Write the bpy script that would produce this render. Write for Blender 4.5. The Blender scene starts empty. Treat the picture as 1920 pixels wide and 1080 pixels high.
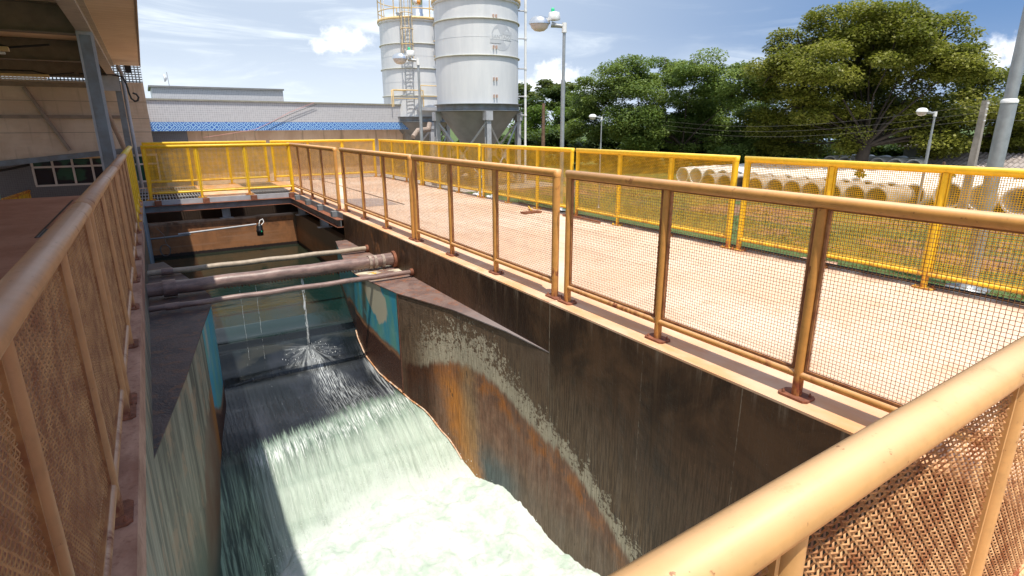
import bpy, math, random
from mathutils import Vector, noise, Matrix
random.seed(7)
S = bpy.context.scene
COL = S.collection
PI = math.pi

# ---------------------------------------------------------------- node helper
class G:
    """small wrapper to write procedural materials as expressions"""
    def __init__(s, name):
        s.m = bpy.data.materials.new(name); s.m.use_nodes = True
        s.t = s.m.node_tree; s.t.nodes.clear()
        s.out = s.t.nodes.new('ShaderNodeOutputMaterial')
    def n(s, typ, ins=None, **kw):
        nd = s.t.nodes.new(typ)
        for k, v in kw.items(): setattr(nd, k, v)
        for k, v in (ins or {}).items(): s.set(nd.inputs[k], v)
        return nd
    def set(s, sock, v):
        if isinstance(v, bpy.types.NodeSocket): s.t.links.new(v, sock)
        elif isinstance(v, bpy.types.Node): s.t.links.new(v.outputs[0], sock)
        elif isinstance(v, (tuple, list)) and sock.type == 'RGBA' and len(v) == 3: sock.default_value = (*v, 1)
        else: sock.default_value = v
    def m_(s, op, a, b=0.0, c=0.0, clamp=False):
        nd = s.n('ShaderNodeMath', operation=op, use_clamp=clamp)
        for i, v in enumerate((a, b, c)): s.set(nd.inputs[i], v)
        return nd.outputs[0]
    def mix(s, f, a, b, mode='MIX'):
        nd = s.n('ShaderNodeMix', data_type='RGBA', blend_type=mode)
        s.set(nd.inputs[0], f); s.set(nd.inputs[6], a); s.set(nd.inputs[7], b)
        return nd.outputs[2]
    def step(s, v, a, b, lo=0.0, hi=1.0):
        nd = s.n('ShaderNodeMapRange', {0: v, 1: a, 2: b, 3: lo, 4: hi}, interpolation_type='SMOOTHSTEP')
        return nd.outputs[0]
    def pos(s): return s.n('ShaderNodeNewGeometry').outputs['Position']
    def obj(s): return s.n('ShaderNodeTexCoord').outputs['Object']
    def xyz(s, v): nd = s.n('ShaderNodeSeparateXYZ', {0: v}); return nd.outputs[0], nd.outputs[1], nd.outputs[2]
    def vec(s, x, y, z): return s.n('ShaderNodeCombineXYZ', {0: x, 1: y, 2: z}).outputs[0]
    def sc(s, v, k, loc=(0, 0, 0)): return s.n('ShaderNodeMapping', {0: v, 1: loc, 3: k}).outputs[0]
    def noise(s, v, scale=5, detail=4, rough=0.55, dist=0.0):
        return s.n('ShaderNodeTexNoise', {'Vector': v, 'Scale': scale, 'Detail': detail, 'Roughness': rough, 'Distortion': dist}).outputs[0]
    def curve(s, v, pts, lo, hi, vlo, vhi):
        """piecewise function value = f(v) for v in lo..hi"""
        t = s.m_('DIVIDE', s.m_('SUBTRACT', v, lo), hi - lo, clamp=True)
        nd = s.n('ShaderNodeFloatCurve', {1: t})
        c = nd.mapping.curves[0]
        P = [((x - lo) / (hi - lo), (y - vlo) / (vhi - vlo)) for x, y in pts]
        c.points[0].location = P[0]; c.points[1].location = P[-1]
        for p in P[1:-1]: c.points.new(*p)
        nd.mapping.update()
        return s.m_('ADD', s.m_('MULTIPLY', nd.outputs[0], vhi - vlo), vlo)
    def bsdf(s, col, rough=0.6, metal=0.0, bump=None, bstr=0.3, bdist=0.01, spec=0.5, **kw):
        b = s.n('ShaderNodeBsdfPrincipled', {'Base Color': col, 'Roughness': rough, 'Metallic': metal, 'Specular IOR Level': spec})
        for k, v in kw.items(): s.set(b.inputs[k], v)
        if bump is not None:
            bn = s.n('ShaderNodeBump', {'Strength': bstr, 'Distance': bdist, 'Height': bump})
            s.t.links.new(bn.outputs[0], b.inputs['Normal'])
        s.t.links.new(b.outputs[0], s.out.inputs[0])
        return s.m

def simple(name, col, rough=0.6, metal=0.0, var=0.25, scale=6, bump=0.15, dark=None):
    g = G(name); p = g.pos()
    n1 = g.noise(p, scale, 6, 0.6)
    dk = dark or tuple(c * (1 - var) for c in col)
    c = g.mix(g.step(n1, 0.3, 0.7), dk, col)
    return g.bsdf(c, rough, metal, bump=g.noise(p, scale * 8, 4), bstr=bump, bdist=0.004)

# paint on the rails: dusty sunny tops, rust towards the feet and in random patches
def rail_paint(name, col, dust, rust, rustlow=0.30, patch=0.62):
    g = G(name); p = g.pos(); o = g.obj()
    x, y, z = g.xyz(p)
    n1 = g.noise(p, 3.2, 6, 0.62); n2 = g.noise(p, 14, 5, 0.6); n3 = g.noise(g.sc(p, (1, 1, .25)), 26, 4, 0.6)
    c = g.mix(g.step(n2, .35, .75), col, tuple(k * .82 for k in col))
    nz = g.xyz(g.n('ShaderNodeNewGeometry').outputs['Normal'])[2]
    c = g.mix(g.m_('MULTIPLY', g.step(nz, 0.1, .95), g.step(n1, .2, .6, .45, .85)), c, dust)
    low = g.m_('ADD', g.step(z, rustlow, 0.0), g.m_('MULTIPLY', g.step(z, 0.26, 0.1), g.step(n1, .48, .62)))
    r = g.m_('MULTIPLY', low, g.step(n3, .35, .6), clamp=True)
    r = g.m_('MAXIMUM', r, g.m_('MULTIPLY', g.step(n1, patch, patch + .06), g.step(n3, .4, .55)))
    c = g.mix(r, c, rust)
    n5 = g.noise(p, 55, 4, .6); n6 = g.noise(g.sc(p, (1, 1, 1)), 7, 4, .7)
    chip = g.m_('MULTIPLY', g.step(n5, .64, .68), g.step(n6, .52, .62))
    c = g.mix(g.m_('MULTIPLY', chip, .75), c, tuple(k * .7 for k in rust))
    c = g.mix(g.m_('MULTIPLY', g.step(g.noise(p, 19, 6, .75), .56, .70), .28), c, tuple(k * .62 for k in col))
    ro = g.m_('ADD', g.m_('MULTIPLY', r, .30), g.m_('ADD', .46, g.m_('MULTIPLY', n6, .12)))
    return g.bsdf(c, ro, bump=g.m_('ADD', n2, g.m_('MULTIPLY', n3, .6)), bstr=.12, bdist=.003)

M = {}
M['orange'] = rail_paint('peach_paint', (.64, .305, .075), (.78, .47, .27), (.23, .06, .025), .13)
M['shade_paint'] = rail_paint('shaded_peach_paint', (.52, .25, .105), (.60, .38, .26), (.20, .06, .03), .13)  # browner copy of the peach paint, canopy shade mixed into its colours
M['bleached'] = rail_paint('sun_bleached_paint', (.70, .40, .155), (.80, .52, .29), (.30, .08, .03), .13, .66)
M['frame_brown'] = simple('brown_frame', (.44, .20, .07), .6, var=.5, scale=11, dark=(.24, .08, .03))
M['orange_wire'] = simple('brown_wire', (.55, .29, .12), .6, var=.5, scale=9, dark=(.28, .11, .045))
M['near_wire'] = simple('peach_wire', (.62, .36, .17), .6, var=.5, scale=14, dark=(.26, .09, .03))
M['yellow'] = rail_paint('yellow_paint', (.85, .51, .012), (.92, .68, .13), (.42, .12, .03), .12, .70)
M['yellow_wire'] = simple('yellow_wire', (.86, .52, .008), .6, var=.35, scale=7)
M['rust'] = simple('rusty_plate', (.30, .105, .055), .8, var=.55, scale=14, bump=.5)
M['steel'] = simple('grey_steel_paint', (.20, .23, .26), .55, var=.3, scale=4, dark=(.15, .15, .15))
M['steel_light'] = simple('light_steel_paint', (.42, .43, .46), .5, var=.2, scale=5)
M['galv'] = simple('galvanised', (.38, .40, .42), .42, metal=.35, var=.2, scale=10)
M['grating'] = simple('grating_bars', (.33, .30, .28), .6, var=.3)
M['dark'] = simple('dark_rubber', (.012, .012, .013), .5)
M['black'] = simple('black_plastic', (.010, .011, .014), .38)
M['cream'] = simple('cream_paint', (.72, .52, .25), .5, var=.2, scale=5)
M['beige_steel'] = simple('beige_steel', (.34, .25, .19), .6, var=.3, scale=4)
M['white'] = simple('white_plastic', (.80, .80, .80), .4, var=.06)
M['alu'] = simple('aluminium', (.75, .75, .76), .22, metal=.9, var=.1)
M['green_cap'] = simple('green_cap', (.03, .55, .25), .4, var=.1)
M['wood'] = simple('weathered_pole_wood', (.20, .12, .08), .85, var=.5, scale=9)
M['concpole'] = simple('pole_concrete', (.36, .32, .28), .85, var=.3, scale=6)
M['bark'] = simple('bark', (.055, .040, .030), .9, var=.5, scale=7, bump=.6)
M['frame_white'] = simple('window_frame', (.62, .58, .54), .5, var=.1)
M['wire_dark'] = simple('cable_black', (.02, .02, .02), .6)
M['thin_wire'] = simple('overhead_wire', (.13, .12, .11), .6)
M['red_cable'] = simple('red_cable', (.62, .30, .28), .6)
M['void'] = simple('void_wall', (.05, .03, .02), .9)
M['amber'] = simple('amber_globe', (.75, .30, .05), .4)
M['cyan_pipe'] = simple('cyan_pipe', (.35, .60, .60), .5)

def glass_dark():
    g = G('window_glass'); p = g.pos()
    x, y, z = g.xyz(p)
    n = g.noise(g.sc(p, (1.0, 1, 1.6)), 1.3, 2)
    c = g.mix(g.step(n, .46, .56), (.012, .018, .03), (.02, .09, .06))
    return g.bsdf(c, .06, spec=.7)
M['glass'] = glass_dark()

def lamp_glass():
    g = G('lamp_lens'); p = g.pos()
    c = g.mix(g.noise(p, 18, 3), (.55, .42, .36), (.72, .68, .66))
    return g.bsdf(c, .15, bump=g.noise(p, 40, 2), bstr=.3)
M['lens'] = lamp_glass()

def deck_mat():
    g = G('deck_concrete'); p = g.pos(); x, y, z = g.xyz(p)
    nl = g.noise(p, .55, 5, .6); nm = g.noise(p, 3.2, 6, .65); nf = g.noise(p, 55, 3, .7)
    c = g.mix(g.step(nl, .38, .62), (.69, .475, .335), (.75, .58, .445))
    c = g.mix(g.m_('MULTIPLY', g.step(nm, .5, .75), .7), c, (.62, .37, .23))
    # rust-orange run-off along the edge under the handrail
    edge = g.step(x, 3.75, 3.05)
    blot = g.noise(g.sc(p, (2.2, .8, 1)), 1.6, 5, .6)
    c = g.mix(g.m_('MULTIPLY', edge, g.step(blot, .35, .62, .35, 1.0)), c, (.66, .33, .15))
    fl = g.noise(p, 1.1, 6, .7, 1.2)
    c = g.mix(g.m_('MULTIPLY', g.m_('MULTIPLY', edge, g.step(fl, .6, .7)), .8), c, (.55, .15, .05))
    # faint trowel stripes across the slab
    st = g.noise(g.sc(p, (.4, 9, 1)), 1.0, 4, .6)
    c = g.mix(g.m_('MULTIPLY', g.step(st, .45, .7), .25), c, (.55, .35, .26))
    tr = g.noise(g.sc(p, (2.2, .18, 1)), 1.0, 4, .6, .4)
    c = g.mix(g.m_('MULTIPLY', g.step(tr, .54, .68), .35), c, (.50, .33, .23))
    for (ax_, q_) in ((y, 4.16), (y, 7.66), (x, 4.80)):
        c = g.mix(g.m_('MULTIPLY', g.step(g.m_('ABSOLUTE', g.m_('SUBTRACT', g.m_('ADD', ax_, g.m_('MULTIPLY', nm, .02)), q_ + .01)), .009, .004), .5), c, (.36, .22, .15))
    sp = g.step(nf, .66, .74)
    c = g.mix(g.m_('MULTIPLY', sp, .22), c, (.42, .29, .21))
    c = g.mix(g.m_('MULTIPLY', g.step(x, 6.25, 6.5), g.step(nm, .35, .6)), c, (.36, .22, .15))
    return g.bsdf(c, .85, bump=g.m_('ADD', nf, nm), bstr=.25, bdist=.004)
M['deck'] = deck_mat()

def edge_mat():
    g = G('deck_edge_concrete'); p = g.pos()
    nm = g.noise(p, 5, 6, .65)
    c = g.mix(g.step(nm, .3, .7), (.42, .22, .13), (.62, .42, .30))
    return g.bsdf(c, .85, bump=g.noise(p, 30, 4), bstr=.3, bdist=.004)
M['edge'] = edge_mat()

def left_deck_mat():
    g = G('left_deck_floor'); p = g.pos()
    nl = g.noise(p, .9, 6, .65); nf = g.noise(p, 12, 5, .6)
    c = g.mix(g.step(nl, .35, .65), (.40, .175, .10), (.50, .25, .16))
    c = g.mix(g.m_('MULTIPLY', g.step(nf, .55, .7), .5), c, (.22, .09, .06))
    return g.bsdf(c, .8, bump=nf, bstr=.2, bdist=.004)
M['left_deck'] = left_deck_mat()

def strip_mat():
    g = G('left_kerb_concrete'); p = g.pos()
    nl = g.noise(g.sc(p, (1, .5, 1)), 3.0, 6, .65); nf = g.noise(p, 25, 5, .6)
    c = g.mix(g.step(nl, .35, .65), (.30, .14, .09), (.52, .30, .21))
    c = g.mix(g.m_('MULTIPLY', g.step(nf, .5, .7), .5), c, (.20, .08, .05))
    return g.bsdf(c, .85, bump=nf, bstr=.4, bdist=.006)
M['kerb'] = strip_mat()

def right_wall_mat():
    """weathered chute wall: tar-dark top with pale streaks, lime-speckled band,
    rust-brown scoured zone below a sagging line, grey-blue next to the foam"""
    g = G('stained_chute_wall'); p = g.pos(); x, y, z = g.xyz(p)
    v = g.vec(0.0, y, z)
    streak = g.noise(g.vec(0.0, g.m_('MULTIPLY', y, 9.0), g.m_('MULTIPLY', z, .55)), 1.0, 6, .7)
    fine = g.noise(g.vec(0.0, g.m_('MULTIPLY', y, 60.0), g.m_('MULTIPLY', z, 4.0)), 1.0, 4, .7)
    blot = g.noise(v, 1.1, 6, .65, .6); med = g.noise(v, 4.5, 6, .65); spk = g.noise(v, 28, 4, .7)
    # upper zone
    c = g.mix(g.step(blot, .4, .62), (.036, .017, .008), (.104, .052, .025))
    c = g.mix(g.m_('MULTIPLY', g.step(streak, .50, .72), g.step(z, -.95, -.02, .15, .8)), c, (.12, .075, .045))
    thin = g.noise(g.vec(0.0, g.m_('MULTIPLY', y, 22.0), g.m_('MULTIPLY', z, .3)), 1.0, 3, .6)
    c = g.mix(g.m_('MULTIPLY', g.step(thin, .67, .73), g.step(z, -.55, -.02, .10, .55)), c, (.30, .235, .18))
    c = g.mix(g.m_('MULTIPLY', g.step(z, -.16, -.01), g.step(streak, .50, .68, .0, .6)), c, (.27, .21, .155))
    pierz = g.m_('MULTIPLY', g.step(y, 4.08, 4.16), g.step(z, -.50, -.54))
    c = g.mix(g.m_('MULTIPLY', pierz, g.step(med, .25, .6, .35, .85)), c, (.155, .108, .078))
    rt_ = g.m_('MULTIPLY', g.step(y, 4.16, 4.08), g.step(z, -.35, -1.3))
    c = g.mix(g.m_('MULTIPLY', rt_, g.step(streak, .38, .62, .15, .75)), c, (.135, .100, .072))
    # rusty patches near the pipes
    rp = g.m_('MULTIPLY', g.m_('MULTIPLY', g.step(y, 7.2, 8.2), g.step(y, 10.5, 9.5)), g.step(med, .54, .66))
    c = g.mix(g.m_('MULTIPLY', rp, .8), c, (.24, .10, .035))
    # boundary curve
    b = g.curve(y, [(2.0, -2.72), (2.6, -2.25), (2.95, -1.98), (3.42, -1.70), (3.92, -1.50), (4.2, -1.47), (4.75, -1.31), (5.2, -1.17), (5.75, -1.17), (6.2, -1.30), (6.7, -1.45), (8.0, -1.2)], 2.0, 8.0, -3.0, 0.0)
    d = g.m_('SUBTRACT', z, b)
    comb = g.noise(g.vec(0.0, g.m_('MULTIPLY', y, 14.0), g.m_('MULTIPLY', z, 1.2)), 1.0, 5, .7)
    d = g.m_('ADD', d, g.m_('MULTIPLY', g.m_('SUBTRACT', comb, .5), .26))
    # grey ribbed middle zone and speckled lime band just above the line
    rib = g.m_('MULTIPLY', g.step(d, 1.05, .30), g.step(fine, .38, .60))
    c = g.mix(g.m_('MULTIPLY', rib, g.step(y, 7.2, 6.4)), c, (.145, .096, .060))
    T = g.step(y, 4.0, 5.6, .26, .52)
    dn = g.m_('DIVIDE', g.m_('ADD', d, g.m_('MULTIPLY', g.m_('SUBTRACT', med, .5), .9)), T)
    spk2 = g.m_('ADD', g.m_('MULTIPLY', spk, .55), g.m_('MULTIPLY', g.noise(v, 13, 4, .7), .45))
    lime = g.m_('MULTIPLY', g.step(g.m_('SUBTRACT', spk2, g.m_('MULTIPLY', dn, .16)), .36, .42), g.step(dn, 1.5, .8))
    lime = g.m_('MULTIPLY', lime, g.step(y, 6.7, 6.1))
    c = g.mix(g.m_('MULTIPLY', lime, .82), c, (.50, .45, .355))
    # scoured lower zone
    low = g.mix(g.step(med, .35, .65), (.19, .092, .058), (.27, .150, .100))
    low = g.mix(g.m_('MULTIPLY', g.step(streak, .45, .7), .28), low, (.12, .09, .07))
    low = g.mix(g.m_('MULTIPLY', g.step(g.m_('ABSOLUTE', g.m_('ADD', d, .15)), .2, .02), g.step(med, .4, .6)), low, (.34, .125, .035))
    gry = g.m_('MULTIPLY', g.step(g.m_('ADD', z, g.m_('MULTIPLY', blot, .5)), -1.55, -2.15), g.step(y, 6.3, 5.6))
    low = g.mix(g.m_('MULTIPLY', gry, .6), low, (.15, .135, .105))
    blue = g.m_('MULTIPLY', g.step(g.m_('ADD', z, g.m_('MULTIPLY', med, .4)), -1.75, -2.2), g.m_('MULTIPLY', g.step(y, 4.4, 5.0), g.step(y, 6.0, 5.6)))
    low = g.mix(g.m_('MULTIPLY', blue, .75), low, (.09, .135, .155))
    # orange bloom and pale halo at the upstream end
    dy = g.m_('ABSOLUTE', g.m_('SUBTRACT', g.m_('ADD', y, g.m_('MULTIPLY', g.m_('SUBTRACT', med, .5), .5)), g.m_('SUBTRACT', 5.92, g.m_('MULTIPLY', g.m_('ADD', z, 1.3), -.28))))
    low = g.mix(g.m_('MULTIPLY', g.step(dy, .42, .0), g.step(g.m_('ADD', z, g.m_('MULTIPLY', med, .6)), -1.0, -1.35, .15, 1.0)), low, (.52, .20, .04))
    low = g.mix(g.m_('MULTIPLY', g.step(g.m_('ABSOLUTE', g.m_('SUBTRACT', g.m_('ADD', y, g.m_('MULTIPLY', med, .3)), 5.72)), .26, .05), g.m_('MULTIPLY', med, .7)), low, (.36, .29, .17))
    low = g.mix(g.m_('MULTIPLY', g.step(g.m_('ADD', y, g.m_('MULTIPLY', med, .3)), 6.20, 6.55), .9), low, (.055, .022, .013))
    lk = g.m_('MULTIPLY', g.m_('MULTIPLY', g.step(d, .05, -.05), g.step(y, 6.9, 6.7)), 1.0)
    c = g.mix(lk, c, low)
    c = g.mix(g.m_('MULTIPLY', g.step(z, -.45, -.8), 1.0), c, g.mix(1.0, c, g.mix(g.step(fine, .36, .62), (.68, .66, .64), (1.22, 1.2, 1.18)), 'MULTIPLY'))
    # thin pale score marks and formwork joints
    for (yy, w) in ((2.90, .006), (2.02, .005), (4.13, .008)):
        ln = g.step(g.m_('ABSOLUTE', g.m_('SUBTRACT', g.m_('ADD', y, g.m_('MULTIPLY', med, .03)), yy + .015)), w, w * .3)
        c = g.mix(g.m_('MULTIPLY', ln, g.step(med, .45, .6)), c, (.24, .19, .14))
    s2 = g.noise(v, 9, 3, .6)
    blob = g.m_('MULTIPLY', g.step(g.noise(g.vec(0.0, g.m_('MULTIPLY', y, 6.5), g.m_('MULTIPLY', z, 2.6)), 1.0, 3, .6), .67, .70), g.step(d, 1.1, .3))
    c = g.mix(g.m_('MULTIPLY', blob, .8), c, (.05, .034, .025))
    c = g.mix(g.m_('MULTIPLY', g.step(z, -1.2, -1.34), g.step(y, 7.5, 9.0)), c, (.02, .012, .008))
    dots = g.step(g.noise(v, 75, 2, .5), .74, .78)
    c = g.mix(g.m_('MULTIPLY', dots, .6), c, (.36, .27, .18))
    h = g.m_('ADD', g.m_('MULTIPLY', fine, .5), g.m_('ADD', med, g.m_('MULTIPLY', spk, .6)))
    wet = g.step(streak, .4, .6, .40, .70)
    return g.bsdf(c, wet, bump=h, bstr=.6, bdist=.014, spec=.22)
M['rwall'] = right_wall_mat()

def left_wall_mat():
    g = G('left_chute_wall'); p = g.pos(); x, y, z = g.xyz(p)
    streak = g.noise(g.vec(0.0, g.m_('MULTIPLY', y, 7.0), g.m_('MULTIPLY', z, .5)), 1.0, 6, .72)
    med = g.noise(g.vec(0.0, y, z), 3.0, 6, .65); blot = g.noise(g.vec(0.0, y, z), 1.2, 4)
    c = g.mix(g.step(streak, .38, .64), (.085, .078, .058), (.34, .315, .235))
    c = g.mix(g.m_('MULTIPLY', g.step(med, .5, .65), .8), c, (.36, .24, .15))
    c = g.mix(g.m_('MULTIPLY', g.step(streak, .55, .60), g.step(med, .45, .3)), c, (.05, .055, .055))
    b = g.curve(y, [(3.0, -3.0), (4.6, -2.5), (5.3, -1.75), (5.9, -1.35), (6.4, -1.25), (7.0, -1.1)], 3.0, 7.0, -3.2, 0.0)
    d = g.m_('SUBTRACT', z, b)
    d = g.m_('ADD', d, g.m_('MULTIPLY', g.m_('SUBTRACT', g.noise(g.vec(0.0, g.m_('MULTIPLY', y, 12.0), z), 1.0, 5, .7), .5), .8))
    low = g.mix(g.step(blot, .4, .6), (.16, .085, .05), (.19, .14, .10))
    low = g.mix(g.step(y, 6.35, 6.7), low, (.32, .12, .02))
    low = g.mix(g.step(g.m_('ADD', z, g.m_('MULTIPLY', blot, .4)), -2.0, -2.4), low, (.09, .12, .10))
    c = g.mix(g.step(d, .04, -.04), c, low)
    c = g.mix(g.m_('MULTIPLY', g.step(z, -1.5, -2.1), g.step(y, 5.5, 4.6)), c, (.12, .16, .12))
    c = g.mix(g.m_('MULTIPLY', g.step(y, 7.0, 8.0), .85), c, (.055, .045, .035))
    return g.bsdf(c, .6, bump=g.m_('ADD', streak, med), bstr=.4, bdist=.01)
M['lwall'] = left_wall_mat()

def blue_plate_mat(right=True):
    g = G('blue_painted_plate_' + ('a' if right else 'b')); p = g.pos(); x, y, z = g.xyz(p)
    v = g.vec(0.0, y, z)
    st = g.noise(g.vec(0.0, g.m_('MULTIPLY', y, 6.0), g.m_('MULTIPLY', z, 1.0)), 1.0, 5, .65)
    med = g.noise(v, 4.0, 6, .65); blot = g.noise(v, 2.0, 4)
    c = g.mix(g.step(st, .38, .60), (.13, .38, .345), (.055, .33, .47))
    c = g.mix(g.m_('MULTIPLY', g.step(med, .56, .64), .6), c, (.17, .42, .42))
    c = g.mix(g.m_('MULTIPLY', g.step(blot, .55, .7), .6), c, (.18, .36, .26))
    if right:
        # cream primer patch
        pc = g.m_('ADD', g.m_('POWER', g.m_('DIVIDE', g.m_('SUBTRACT', y, 7.52), .34), 2.0), g.m_('POWER', g.m_('DIVIDE', g.m_('ADD', g.m_('ADD', z, .70), g.m_('MULTIPLY', g.m_('SUBTRACT', y, 7.52), -.5)), .33), 2.0))
        pc = g.m_('ADD', pc, g.m_('MULTIPLY', g.m_('SUBTRACT', st, .5), 1.6))
        c = g.mix(g.step(pc, 1.05, .85), c, (.56, .52, .40))
        ol = g.m_('MULTIPLY', g.step(g.m_('ABSOLUTE', g.m_('SUBTRACT', y, g.m_('ADD', 7.86, g.m_('MULTIPLY', g.m_('ADD', z, .5), -.10)))), .12, .03), g.step(med, .35, .5))
        c = g.mix(g.m_('MULTIPLY', ol, .8), c, (.10, .06, .02))
        zb = g.curve(y, [(6.7, -1.47), (7.35, -1.36), (7.85, -1.25), (8.35, -1.12), (8.7, -1.1), (9.3, -1.25)], 6.7, 9.3, -2.0, -.5)
        c = g.mix(g.m_('MULTIPLY', g.step(g.m_('ADD', y, g.m_('MULTIPLY', st, .2)), 6.97, 6.93), .9), c, (.11, .045, .03))
    else:
        zb = g.curve(y, [(6.0, -1.2), (6.8, -1.55), (7.2, -1.72), (7.7, -1.62), (8.5, -1.3), (9, -1.2)], 6.0, 9.0, -2.0, -.5)
        c = g.mix(g.m_('MULTIPLY', g.step(g.noise(g.vec(0.0, g.m_('MULTIPLY', y, 5.0), g.m_('MULTIPLY', z, .6)), 1.0, 3), .52, .60), g.step(z, -1.2, -.7)), c, (.42, .42, .34))
    d = g.m_('ADD', g.m_('SUBTRACT', z, zb), g.m_('MULTIPLY', g.m_('SUBTRACT', med, .5), .16))
    c = g.mix(g.step(d, .10, .02), c, (.24, .12, .06))
    c = g.mix(g.step(d, .02, -.05), c, (.075, .030, .018))
    return g.bsdf(c, .42, bump=g.m_('MULTIPLY', g.noise(v, 22, 5, .7), g.step(d, .03, -.03, .1, 1.5)), bstr=.7, bdist=.015)
M['blueR'] = blue_plate_mat(True); M['blueL'] = blue_plate_mat(False)

def ledge_mat(name, a, b, cc, sun=True):
    g = G(name); p = g.pos(); x, y, z = g.xyz(p)
    n1 = g.noise(p, 2.4, 6, .65, .8); n2 = g.noise(p, 9, 6, .7); n3 = g.noise(p, 40, 3)
    c = g.mix(g.step(n1, .38, .62), a, b)
    c = g.mix(g.m_('MULTIPLY', g.step(n2, .52, .62), .8), c, cc)
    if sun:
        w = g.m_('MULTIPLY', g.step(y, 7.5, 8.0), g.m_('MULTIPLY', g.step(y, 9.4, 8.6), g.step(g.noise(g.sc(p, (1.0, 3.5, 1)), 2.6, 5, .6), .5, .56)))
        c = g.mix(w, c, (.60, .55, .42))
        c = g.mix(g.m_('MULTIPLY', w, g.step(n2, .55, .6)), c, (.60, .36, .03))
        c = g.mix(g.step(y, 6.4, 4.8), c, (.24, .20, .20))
    return g.bsdf(c, .62, bump=g.m_('ADD', n2, n3), bstr=.5, bdist=.01)
M['ledgeR'] = ledge_mat('rusty_ledge_top', (.12, .070, .060), (.21, .14, .12), (.24, .09, .045))
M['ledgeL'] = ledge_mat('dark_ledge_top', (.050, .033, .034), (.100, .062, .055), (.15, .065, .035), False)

def basin_mat():
    g = G('basin_wall'); p = g.pos(); x, y, z = g.xyz(p)
    v = g.vec(g.m_('ADD', x, y), 0.0, z)
    n1 = g.noise(g.sc(v, (1, 1, .8)), 2.6, 6, .7); n2 = g.noise(g.sc(v, (7, 1, 1)), 1.0, 6, .7); n3 = g.noise(v, 22, 4)
    hz = g.noise(g.sc(v, (.5, 1, 14)), 1.0, 3)
    c = g.mix(g.step(n1, .4, .62), (.12, .048, .020), (.34, .135, .050))
    c = g.mix(g.m_('MULTIPLY', g.step(z, -.62, -.95), .65), c, (.30, .135, .055))
    c = g.mix(g.m_('MULTIPLY', g.step(hz, .5, .65), .4), c, (.33, .19, .12))
    c = g.mix(g.m_('MULTIPLY', g.step(n2, .55, .68), .6), c, (.10, .075, .045))
    c = g.mix(g.m_('MULTIPLY', g.step(n3, .68, .72), .7), c, (.42, .27, .15))
    c = g.mix(g.m_('MULTIPLY', g.step(z, -.60, -.55), g.step(n1, .35, .55)), c, (.34, .24, .18))
    side = g.step(x, 2.9, 2.99)
    c = g.mix(g.m_('MULTIPLY', side, g.step(z, -1.0, -.8)), c, (.13, .085, .05))
    wl = g.m_('ADD', z, g.m_('MULTIPLY', g.m_('SUBTRACT', n3, .5), .05))
    c = g.mix(g.step(wl, -1.255, -1.28), c, (.018, .009, .008))
    return g.bsdf(c, .6, bump=g.m_('ADD', n1, n3), bstr=.4, bdist=.01)
M['basin'] = basin_mat()

def basin_water_mat():
    g = G('basin_water'); p = g.pos(); x, y, z = g.xyz(p)
    n = g.noise(g.sc(p, (1, 1.5, 1)), 2.2, 4, .55); n2 = g.noise(p, 9, 3)
    c = g.mix(g.step(y, 9.5, 14.0), (.022, .085, .070), (.035, .055, .042))
    h = g.m_('MULTIPLY', g.m_('ADD', n, g.m_('MULTIPLY', n2, .3)), g.step(y, 14.0, 9.5, .35, 1.0))
    return g.bsdf(c, .07, bump=h, bstr=.35, bdist=.03, spec=.5)
M['water'] = basin_water_mat()

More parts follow.
